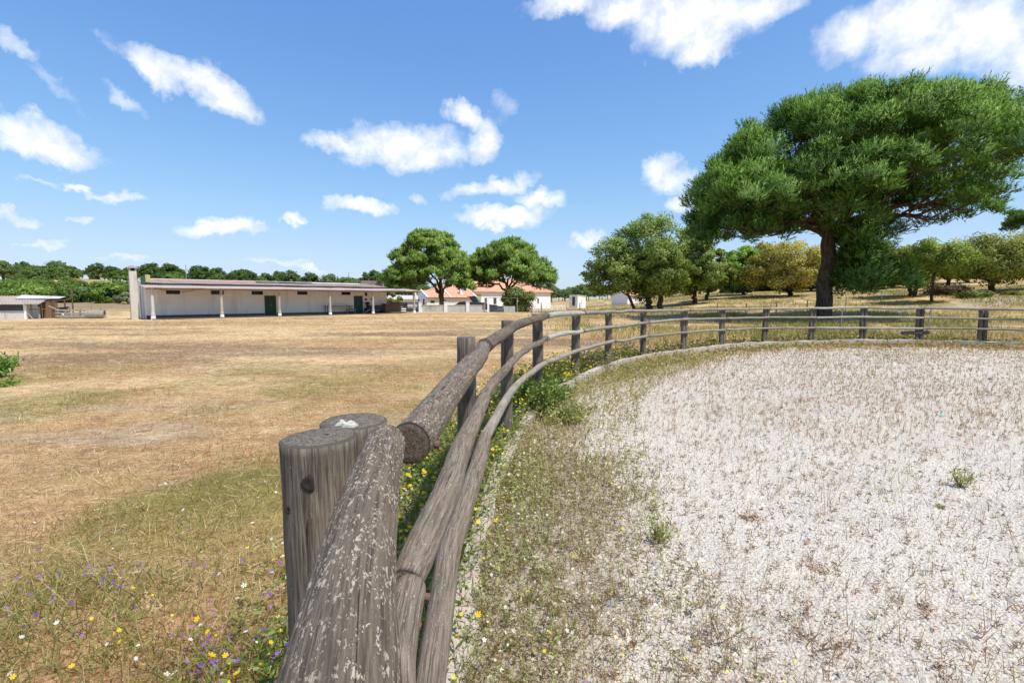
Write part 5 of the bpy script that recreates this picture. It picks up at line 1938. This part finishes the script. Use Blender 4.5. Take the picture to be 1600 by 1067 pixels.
# ---- standing and lying grass of the field
parts = []
x, y, r = wedge(400000, 1.2, 46, -66, 64, .35)
f = fence_dist(x, y)
k = (f < -.04) & free(x, y) & (r < 46)
x, y, r, f = x[k], y[k], r[k], f[k]
gr, stw, dk, ba = covers(x, y, f)
k = rng.random(len(x)) > ba * .9
x, y, r, f, gr, stw, dk = [q[k] for q in (x, y, r, f, gr, stw, dk)]
n = len(x)
z = ground_z(x, y, f)
swath = fbm(x * .8, y * 1.5, 0, 3, 77)
lie = rng.random(n) < (.18 + .14 * sstep(r, 3, 7) + .5 * stw + .2 * dk)
az = rng.uniform(0, 2 * PI, n)
el = np.where(lie, rng.uniform(.02, .25, n), rng.uniform(.6, 1.45, n))
D = np.stack([np.cos(az) * np.cos(el), np.sin(az) * np.cos(el), np.sin(el)], 1)
sc = 1 + .055 * r
isg = rng.random(n) < (.10 + .55 * gr) * (1 - .8 * lie)
L = np.where(lie, rng.uniform(.04, .17, n) * (.55 + .45 * sstep(r, 3, 7)), rng.uniform(.025, .085, n) * (1 + .5 * gr)) * sc ** .6
Wd = rng.uniform(.0022, .0046, n) * sc
t = rng.random((n, 1))
cs = np.array([.52, .375, .21]) * (1 - t) + np.array([.78, .62, .41]) * t
cbn = np.array([.26, .135, .065]) * (1 - t) + np.array([.47, .27, .125]) * t
cg = np.array([.18, .17, .035]) * (1 - t) + np.array([.38, .34, .10]) * t
col = np.where((rng.random(n) < .45 - .3 * stw + .25 * dk + 1.6 * (swath - .5) + .28 * (1 - sstep(r, 2.6, 4.5)))[:, None], cbn, cs)
col = np.where(isg[:, None], cg, col)
zb_ = z + np.where(lie, rng.uniform(.003, .03, n), -.004)
parts.append(blades(np.stack([x, y, zb_], 1), D, L, Wd, col, .3, 1))
stuff('field_grass', parts, M['grass'], 'short dry straw and green grass covering the mown field')

# ---- taller olive and yellow grass beyond the fence, under the trees
x, y, r = wedge(120000, 17, 95, 0, 62, .7)
f = fence_dist(x, y)
k = (f < -.2) & free(x, y) & (x > -1 + .0 * y)
x, y, r, f = x[k], y[k], r[k], f[k]
k = rng.random(len(x)) < sstep(fbm(x * .25, y * .25, 0, 3, 301), .38, .55) * sstep(x, 0, 8)
x, y, r, f = x[k], y[k], r[k], f[k]
n = len(x)
z = ground_z(x, y, f)
az = rng.uniform(0, 2 * PI, n)
el = rng.uniform(.9, 1.5, n)
D = np.stack([np.cos(az) * np.cos(el), np.sin(az) * np.cos(el), np.sin(el)], 1)
t = rng.random((n, 1))
mixg = fbm(x * .2, y * .2, 0, 3, 311)[:, None]
col = np.where(rng.random((n, 1)) < .25 + .6 * sstep(mixg, .40, .6), np.array([.13, .155, .035]) * (1 - t) + np.array([.30, .30, .08]) * t, np.array([.40, .30, .12]) * (1 - t) + np.array([.62, .50, .22]) * t)
stuff('tall_grass', [blades(np.stack([x, y, z - .01], 1), D, rng.uniform(.14, .42, n), rng.uniform(.012, .03, n) * (1 + r / 60), col, .3, 1)], M['grass'], 'knee-high olive and straw-coloured grass beyond the far fence')


# ---- weeds and wild flowers along the fence
def along_fence(n, s0, s1, d0, d1, pw=1.0):
    """points in a strip beside the kerb line; distances d are to the inside (positive) or outside"""
    s = rng.uniform(s0, s1, n)
    d = d0 + (d1 - d0) * rng.random(n) ** pw
    px_ = np.interp(s, cum, KC[:, 0])
    py_ = np.interp(s, cum, KC[:, 1])
    tx, ty = np.interp(s, cum, KN[:, 0]), np.interp(s, cum, KN[:, 1])
    l_ = np.hypot(tx, ty)
    return px_ + d * ty / l_, py_ - d * tx / l_


# arc length where the line passes a given post
def s_at(pt):
    return cum[np.argmin(np.hypot(KC[:, 0] - pt[0], KC[:, 1] - pt[1]))]


S0, S1, S2, S3, SE = s_at((.06, -.75)), s_at(POSTS[4]), s_at(POSTS[6]), s_at(POSTS[9]), s_at(POSTS[17])


def weeds(n, s0, s1, d0, d1, h0, h1, w, leaves, ca, cb, up=1.0, inside=False, pw=1.0, leafsz=.02):
    """leafy stems"""
    x, y = along_fence(n, s0, s1, d0, d1, pw)
    f = fence_dist(x, y)
    z = np.where(f > 0, arena_z(x, y), ground_z(x, y, f))
    az = rng.uniform(0, 2 * PI, n)
    el = rng.uniform(.85, 1.5, n)
    D = np.stack([np.cos(az) * np.cos(el), np.sin(az) * np.cos(el), np.sin(el)], 1)
    dist = np.hypot(x, y)
    L = rng.uniform(h0, h1, n)
    t = rng.random((n, 1))
    col = np.array(ca) * (1 - t) + np.array(cb) * t
    out = [blades(np.stack([x, y, z - .01], 1), D, L, np.full(n, w) * (1 + .06 * dist), col, .25, 2)]
    tips = np.stack([x, y, z], 1) + D * L[:, None]
    if leaves:
        N = n * leaves
        tt = rng.uniform(.15, 1.0, N)[:, None]
        P = np.repeat(np.stack([x, y, z], 1), leaves, 0) + np.repeat(D, leaves, 0) * tt * np.repeat(L, leaves)[:, None]
        LD = unit(np.column_stack([rng.normal(size=(N, 2)), rng.uniform(-.1, .9, N)]))
        t2 = rng.random((N, 1))
        out.append(blades(P, LD, leafsz * rng.uniform(.6, 1.6, N) * (1.4 - .7 * tt[:, 0]) * (1 + .05 * np.repeat(dist, leaves)), np.full(N, leafsz * .36) * (1 + .08 * np.repeat(dist, leaves)), np.array(ca) * (1 - t2) + np.array(cb) * t2, .2, 2))
    return out, tips


GA, GB = (.10, .15, .03), (.27, .32, .085)
wp, tipsets = [], {}
o, tipsets['yel'] = weeds(2300, S0 + 1.0, S2, -.8, -.02, .14, .46, .004, 5, GA, GB, leafsz=.035)
wp += o
o, tipsets['yel2'] = weeds(1100, S2, S3, -.9, -.06, .2, .5, .005, 5, (.14, .16, .04), (.32, .32, .09), leafsz=.04)
wp += o
o, tipsets['far'] = weeds(1500, S3, SE, -.7, .02, .12, .42, .008, 2, (.22, .17, .06), (.42, .34, .12), leafsz=.05)
wp += o
o, _ = weeds(800, S3 - 4, SE, .12, .95, .06, .20, .010, 2, (.14, .17, .03), (.36, .32, .08), leafsz=.05, pw=1.5)
wp += o
o, tipsets['in'] = weeds(3300, S0, S1 + 1.5, .05, 1.4, .04, .20, .0032, 4, (.19, .18, .06), (.46, .40, .19), leafsz=.018, pw=1.5)
wp += o
o, _ = weeds(620, S0, S1 + 1.0, .03, .5, .10, .34, .0036, 3, (.15, .20, .045), (.42, .43, .15), leafsz=.024, pw=1.2)
wp += o
o, _ = weeds(1500, S0, S2, -.5, .05, .16, .42, .0042, 1, (.16, .20, .045), (.46, .44, .17), leafsz=.03)
wp += o
o, tipsets['in2'] = weeds(2600, S1, S3 + 2, .07, 1.5, .08, .34, .005, 3, (.20, .19, .05), (.50, .42, .17), leafsz=.026, pw=1.6)
wp += o
o, _ = weeds(700, S3 - 1, SE, .1, 1.9, .1, .3, .010, 1, (.40, .24, .11), (.55, .36, .18), leafsz=.04, pw=1.2)
wp += o
o, tipsets['left'] = weeds(1100, S0 - 1, S1, -1.2, -.3, .07, .24, .0035, 5, (.15, .17, .045), (.38, .36, .12), leafsz=.024)
wp += o
stuff('fence_weeds', wp, M['grass'], 'green and straw-coloured weeds growing along the kerb and fence foot')


def petals(C, R, n_pet, cols, tilt=.5):
    """small open flowers: petals round a centre"""
    n = len(C)
    up = unit(np.column_stack([rng.normal(size=(n, 2)) * tilt, np.ones(n)]))
    a = unit(np.cross(up, rnd_unit(n)))
    b = np.cross(up, a)
    V, col = [], []
    for k in range(n_pet):
        t0 = 2 * PI * k / n_pet
        d = a * math.cos(t0) + b * math.sin(t0)
        e = -a * math.sin(t0) + b * math.cos(t0)
        w = R[:, None] * (2.0 / n_pet)
        V.append(np.stack([C, C + d * R[:, None] * .7 + e * w * .8, C + d * R[:, None] + up * R[:, None] * .15, C + d * R[:, None] * .7 - e * w * .8], 1))
    V = np.stack(V, 1).reshape(-1, 3)
    return V, [np.arange(len(V)).reshape(-1, 4)], np.repeat(cols, 4 * n_pet, 0)


def tips_of(key, frac, keep=None):
    T = tipsets[key]
    k = rng.random(len(T)) < frac
    if keep is not None:
        k &= keep(T)
    return T[k] + np.array([0, 0, .006])


def flower_set(T, r0, r1, ca, cb, n_pet=5):
    n = len(T)
    t = rng.random((n, 1))
    d = np.hypot(T[:, 0], T[:, 1])
    return petals(T, rng.uniform(r0, r1, n) * (1 + .03 * d), n_pet, np.array(ca) * (1 - t) + np.array(cb) * t)


def spot(n, r0, r1, a0, a1, inside, h0, h1):
    x, y, r = wedge(n, r0, r1, a0, a1, .5)
    f = fence_dist(x, y)
    k = (f > .05) if inside else (f < -.05)
    x, y, f = x[k], y[k], f[k]
    z = np.where(f > 0, arena_z(x, y), ground_z(x, y, f))
    return np.stack([x, y, z + rng.uniform(h0, h1, len(x))], 1), x, y, f


YEL, YEL2 = (.85, .56, .015), (.92, .72, .04)
fl = [flower_set(tips_of('yel', .50), .009, .018, YEL, YEL2, 6), flower_set(tips_of('yel2', .4), .010, .02, YEL, YEL2), flower_set(tips_of('far', .16), .010, .022, (.75, .5, .03), YEL2),
      flower_set(tips_of('in', .02), .007, .012, YEL, YEL2), flower_set(tips_of('left', .03), .009, .015, YEL, YEL2)]
p, x, y, f = spot(420, 1.8, 14, -10, 62, True, .01, .06)
fl.append(flower_set(p, .005, .009, (.9, .75, .05), (.9, .8, .2)))
p, x, y, f = spot(90, 1.7, 3.2, -62, -14, False, .05, .16)
fl.append(flower_set(p, .006, .011, YEL, YEL2, 6))
stuff('yellow_flowers', fl, M['petal'], 'yellow daisies dotted through the weeds along the fence')
fl = [flower_set(tips_of('in', .20), .006, .011, (.75, .74, .58), (.86, .85, .72)), flower_set(tips_of('in2', .13), .007, .013, (.75, .74, .55), (.86, .85, .7)), flower_set(tips_of('yel', .12), .007, .012, (.72, .72, .55), (.85, .84, .7)),
      flower_set(tips_of('left', .14), .008, .014, (.75, .75, .66), (.86, .86, .8))]
p, x, y, f = spot(130, 1.6, 5, -62, -14, False, .05, .16)
fl.append(flower_set(p, .006, .012, (.78, .78, .72), (.88, .88, .84), 7))
stuff('white_flowers', fl, M['petal'], 'small white and cream wild flowers among the weeds')
fl = [flower_set(tips_of('left', .22, lambda T: T[:, 1] < 3.2), .008, .014, (.16, .06, .32), (.36, .16, .55)), flower_set(tips_of('in', .03, lambda T: T[:, 1] < 3), .009, .014, (.16, .07, .36), (.33, .16, .55)),
      flower_set(tips_of('yel', .06), .008, .013, (.16, .07, .36), (.33, .16, .55))]
for (cx, cy, sx, sy, n) in ((-2.35, 2.35, .28, .16, 70), (-.95, 1.95, .25, .12, 60), (-1.85, 2.5, .3, .2, 30), (-1.25, 1.85, .15, .06, 26)):
    q = np.column_stack([cx + rng.normal(size=n) * sx, cy + rng.normal(size=n) * sy, np.zeros(n)])
    q[:, 2] = ground_z(q[:, 0], q[:, 1]) + rng.uniform(.06, .2, n)
    fl.append(flower_set(q, .005, .010, (.14, .06, .34), (.33, .17, .58)))
stuff('purple_flowers', fl, M['petal'], 'purple viper\'s bugloss flowers in the grass near the thick posts')

# green clumps under the purple patches and scattered through the near grass
parts = []
for (cx, cy, sx, sy, n, h) in ((-2.35, 2.35, .34, .2, 900, .2), (-1.0, 1.9, .3, .14, 900, .22), (-1.85, 2.5, .35, .25, 350, .16), (-2.2, 1.85, .5, .14, 700, .14), (-1.6, 2.05, .3, .1, 300, .14), (-2.0, 3.4, .5, .3, 260, .12),
                               (-2.6, 3.2, .3, .2, 160, .12), (-1.3, 2.75, .12, .1, 120, .14), (-4.2, 6.6, .22, .2, 160, .25), (-1.7, 4.6, .8, .4, 500, .12), (-3.2, 4.9, .8, .4, 400, .10), (-6.4, 6.9, .4, .3, 160, .2)):
    x, y = cx + rng.normal(size=n) * sx, cy + rng.normal(size=n) * sy
    f = fence_dist(x, y)
    k = f < -.05
    x, y, f = x[k], y[k], f[k]
    n = len(x)
    az, el = rng.uniform(0, 2 * PI, n), rng.uniform(.4, 1.4, n)
    D = np.stack([np.cos(az) * np.cos(el), np.sin(az) * np.cos(el), np.sin(el)], 1)
    t = rng.random((n, 1))
    parts.append(blades(np.stack([x, y, ground_z(x, y, f) - .005], 1), D, rng.uniform(.4, 1.1, n) * h, rng.uniform(.003, .007, n), np.where(rng.random((n, 1)) < .4, np.array([.34, .24, .10]), np.array([.15, .175, .035]) * (1 - t) + np.array([.36, .36, .11]) * t), .4, 2))
stuff('green_tufts', parts, M['grass'], 'scattered green tufts in the dry grass left of the thick posts')


# ---- individual bushes and weeds
def small_bush(name, label, cat, x, y, R, H, n, leaves, ca, cb, leaf, stem_col, lean=.5, flowers=None, z=None):
    """stems fanning from one root with leaves on them"""
    f = fence_dist(np.array([x]), np.array([y]))[0]
    z = (float(arena_z(x, y)) if f > 0 else gz(x, y)) if z is None else z
    t = thing(name, label, cat, (x, y, z))
    az = rng.uniform(0, 2 * PI, n)
    q = np.sqrt(rng.random(n)) * lean
    D = unit(np.stack([np.cos(az) * q * R / H * 1.6, np.sin(az) * q * R / H * 1.6, np.ones(n)], 1))
    L = H * rng.uniform(.6, 1.05, n)
    B = np.column_stack([rng.normal(size=(n, 2)) * R * .12, np.full(n, -.02)])
    tt = rng.random((n, 1))
    sc_ = np.array(stem_col)
    V, Fs, C = blades(B, D, L, np.full(n, max(.004, H * .012)), np.repeat(sc_[None], n, 0) * (.7 + .6 * tt), .15, 2)
    np_obj('stems', V, Fs, M['grass'], t, col=C)
    N = n * leaves
    u = rng.uniform(.25, 1.0, N)[:, None]
    P = np.repeat(B, leaves, 0) + np.repeat(D, leaves, 0) * u * np.repeat(L, leaves)[:, None] + rng.normal(size=(N, 3)) * leaf * .3
    LD = unit(np.repeat(D, leaves, 0) * .6 + rng.normal(size=(N, 3)) * .6)
    t2 = rng.random((N, 1))
    V, Fs, C = blades(P, LD, leaf * rng.uniform(.6, 1.4, N), np.full(N, leaf * .38), np.array(ca) * (1 - t2) + np.array(cb) * t2, .15, 2)
    np_obj('foliage', V, Fs, M['grass'], t, col=C)
    if flowers:
        T = B + D * L[:, None]
        T = T[rng.random(n) < flowers[2]]
        v, fs, c = flower_set(T, H * .02, H * .045, flowers[0], flowers[1])
        tag(np_obj('flowers', v, fs, M['petal'], t, col=c), kind='stuff')
    return t


small_bush('leafy_bush', 'fresh green leafy bush pushing through the fence beside the kerb gap', 'bush', .38, 7.0, .62, .72, 150, 16, (.09, .15, .03), (.24, .32, .07), .07, (.14, .18, .05), 1.0)
small_bush('leafy_bush', 'pale feathery bush on the arena side of the kerb, right of the leafier one', 'bush', .72, 6.5, .5, .42, 130, 12, (.20, .23, .06), (.40, .40, .14), .05, (.3, .3, .1), 1.1)
small_bush('yellow_weed_bush', 'yellow-flowered weed bush growing behind the pale lichen-covered rails', 'bush', .75, 9.3, .7, .7, 110, 9, (.13, .15, .035), (.30, .29, .08), .06, (.2, .18, .07), 1.0, (YEL, YEL2, .8))
small_bush('brown_weed_bush', 'brownish weed bush with dry purple heads behind the fence, under the dark rails', 'bush', 1.9, 11.3, .7, .75, 90, 8, (.17, .16, .06), (.32, .27, .11), .06, (.24, .16, .08), 1.0, ((.22, .14, .2), (.3, .2, .3), .4))
small_bush('purple_weed_clump', 'tall bright green weed clump with bluish heads at the left edge of the field', 'weed', -10.45, 9.6, .4, .58, 110, 12, (.10, .19, .03), (.26, .40, .08), .09, (.16, .24, .06), 1.1, ((.13, .1, .24), (.22, .18, .36), .6))
small_bush('low_green_weed', 'low spreading green weed in front of the bluish-headed clump', 'weed', -9.35, 8.7, .45, .24, 80, 8, (.15, .22, .04), (.32, .40, .10), .07, (.2, .26, .07), 1.2)
small_bush('dwarf_shrub', 'lone dwarf shrub with green tips and a dark woody base on the pale gravel', 'shrub', .995, 3.13, .12, .22, 34, 9, (.22, .26, .06), (.46, .46, .15), .026, (.16, .10, .085), .9)
small_bush('dwarf_shrub', 'tiny green-tipped shrub far out on the gravel at the right of the arena', 'shrub', 3.95, 4.12, .11, .19, 26, 8, (.20, .24, .05), (.42, .40, .12), .028, (.17, .10, .075), .8)
for k, (px, py, H, c1, lb) in enumerate(((1172, 812, .10, ((.30, .16, .07), (.48, .27, .13)), 'low russet dead weed in the middle of the gravel'), (1120, 1010, .30, ((.34, .2, .13), (.5, .34, .24)), 'bare branching dry weed near the bottom of the gravel'),
                                         (1270, 1010, .22, ((.22, .12, .08), (.38, .24, .16)), 'brown branching dry stalk at the lower right of the gravel'), (1468, 795, .06, ((.3, .3, .08), (.4, .38, .12)), 'tiny yellow-green seedling below the far dwarf shrub'),
                                         (1005, 780, .12, ((.2, .2, .05), (.4, .36, .12)), 'sparse yellowish weed left of the lone dwarf shrub'))):
    ang = math.atan((py - 533.5) / FPX) + PITCH
    d = (EYE + .06) / math.tan(ang)
    x = (px - 800) / FPX * (d * math.cos(PITCH) + EYE * math.sin(PITCH))
    small_bush('dry_weed', lb, 'weed', x, d, H * (2.0 if k == 0 else .8), H, 40 if k == 0 else 16, 6, *c1, .018, (.24, .15, .1), 1.0)

# ---- gravel, rubber crumb and textile scraps on the arena
x, y, r = wedge(120000, 1.6, 25, -20, 64, .75)
f = fence_dist(x, y)
e, _ = arena_cover(x, y, f)
k = (f > .08) & (rng.random(len(x)) > e * .75)
x, y, r = x[k], y[k], r[k]
n = len(x)
z = arena_z(x, y)
s_ = rng.lognormal(-5.1, .5, n) * (1 + .05 * r)
base_ = np.array([[1, 0, -.35], [-.5, .87, -.35], [-.5, -.87, -.35], [.15, .05, .75]])
ro = rng.uniform(0, 2 * PI, n)
cr, sr = np.cos(ro), np.sin(ro)
sx = s_ * rng.uniform(.7, 1.7, n)
B = base_[None] * (1 + .35 * rng.normal(size=(n, 4, 3)))
V = np.stack([(B[..., 0] * sx[:, None] * cr[:, None] - B[..., 1] * s_[:, None] * sr[:, None]) + x[:, None], (B[..., 0] * sx[:, None] * sr[:, None] + B[..., 1] * s_[:, None] * cr[:, None]) + y[:, None], B[..., 2] * s_[:, None] * .75 + z[:, None]], -1).reshape(-1, 3)
F = (np.arange(n)[:, None, None] * 4 + np.array([[0, 1, 3], [1, 2, 3], [2, 0, 3]])[None]).reshape(-1, 3)
t = rng.random((n, 1))
col = np.array([.42, .37, .30]) * (1 - t) + np.array([.69, .63, .54]) * t
q = rng.random(n)
col[q < .36] = (np.array([.10, .085, .072]) + .17 * rng.random((int((q < .36).sum()), 1)))
col[(q > .36) & (q < .46)] = np.array([.30, .21, .15])
cols_ = np.array([[.16, .30, .52], [.12, .42, .40], [.36, .2, .5], [.7, .55, .1], [.55, .2, .3], [.35, .45, .6]])
mk = q > .988
col[mk] = cols_[rng.integers(0, 6, int(mk.sum()))]
stuff('gravel', [(V, [F], np.repeat(col, 4, 0))], M['chip'], 'pale gravel chips with dark and coloured scraps on the arena floor')

# ---- dry stems standing on the arena
x, y, r = wedge(130000, 1.7, 25, -25, 64, .9)
f = fence_dist(x, y)
e, _ = arena_cover(x, y, f)
k = (f > .08) & (rng.random(len(x)) < .25 + .75 * e)
x, y, r, f, e = x[k], y[k], r[k], f[k], e[k]
n = len(x)
z = arena_z(x, y)
az, el = rng.uniform(0, 2 * PI, n), rng.uniform(1.0, 1.56, n)
D = np.stack([np.cos(az) * np.cos(el), np.sin(az) * np.cos(el), np.sin(el)], 1)
t = rng.random((n, 1))
ca_ = np.array([.19, .10, .065]) * (1 - t) + np.array([.42, .27, .17]) * t
cb_ = np.array([.26, .25, .07]) * (1 - t) + np.array([.50, .44, .17]) * t
col = np.where(rng.random((n, 1)) < .25 + .35 * e[:, None], cb_, ca_)
L = np.where(rng.random(n) < .40, rng.uniform(.08, .24, n), rng.uniform(.02, .08, n))
parts = [blades(np.stack([x, y, z - .004], 1), D, L, rng.uniform(.0018, .0035, n) * (1 + .10 * r), col, .15, 1)]
xf, yf, rf = wedge(60000, 4.0, 25, -5, 64, .9)
ff = fence_dist(xf, yf)
k = (ff > .08) & (rng.random(len(xf)) < (.12 + .5 * sstep(rf, 4, 15)) * sstep(fbm(xf * .7, yf * .7, 0, 4, 501), .34, .66))
xf, yf, rf = xf[k], yf[k], rf[k]
nf = len(xf)
az, el = rng.uniform(0, 2 * PI, nf), rng.uniform(1.15, 1.56, nf)
D = np.stack([np.cos(az) * np.cos(el), np.sin(az) * np.cos(el), np.sin(el)], 1)
t = rng.random((nf, 1))
parts.append(blades(np.stack([xf, yf, arena_z(xf, yf) - .004], 1), D, rng.uniform(.05, .2, nf), rng.uniform(.0022, .004, nf) * (1 + .10 * rf), np.array([.30, .17, .09]) * (1 - t) + np.array([.55, .40, .22]) * t, .15, 1))
# little rosettes and twigs at their feet
kk = rng.random(n) < .36
xr, yr, zr, rr_ = x[kk], y[kk], z[kk], r[kk]
m_ = len(xr)
P = np.repeat(np.stack([xr, yr, zr + .002], 1), 7, 0) + np.column_stack([rng.normal(size=(m_ * 7, 2)) * .008, rng.uniform(0, .03, m_ * 7)])
LD = unit(np.column_stack([rng.normal(size=(m_ * 7, 2)), rng.uniform(.1, 1.3, m_ * 7)]))
t = rng.random((m_ * 7, 1))
parts.append(blades(P, LD, rng.uniform(.014, .045, m_ * 7), .0042 * (1 + .08 * np.repeat(rr_, 7)), np.array([.17, .09, .055]) * (1 - t) + np.array([.42, .26, .13]) * t, .2, 1))
stuff('dry_stems', parts, M['grass'], 'thin brown dead stems standing in the gravel')

# ---- trailing straw on the near field, loose hay heaps
x, y, r = wedge(60000, 2.0, 30, -64, 5, .6)
f = fence_dist(x, y)
gr, stw, dk, ba = covers(x, y, f)
k = (f < -.9) & free(x, y) & (rng.random(len(x)) < (.2 + .8 * stw) * sstep(y, 3.2, 6.5)) & (fbm(x * .9, y * 1.4, 0, 3, 401) > .5)
x, y, r, f = x[k], y[k], r[k], f[k]
n = len(x)
az = rng.normal(.2, .7, n)
D = np.stack([np.cos(az), np.sin(az), rng.normal(size=n) * .08], 1)
t = rng.random((n, 1))
stuff('loose_straw', [blades(np.stack([x, y, ground_z(x, y, f) + rng.uniform(.005, .05, n)], 1), D, rng.uniform(.12, .34, n), rng.uniform(.0025, .005, n) * (1 + .05 * r), np.array([.58, .45, .25]) * (1 - t) + np.array([.78, .66, .44]) * t, .15, 1)], M['grass'], 'pale loose straw lying in swathes on the mown field')
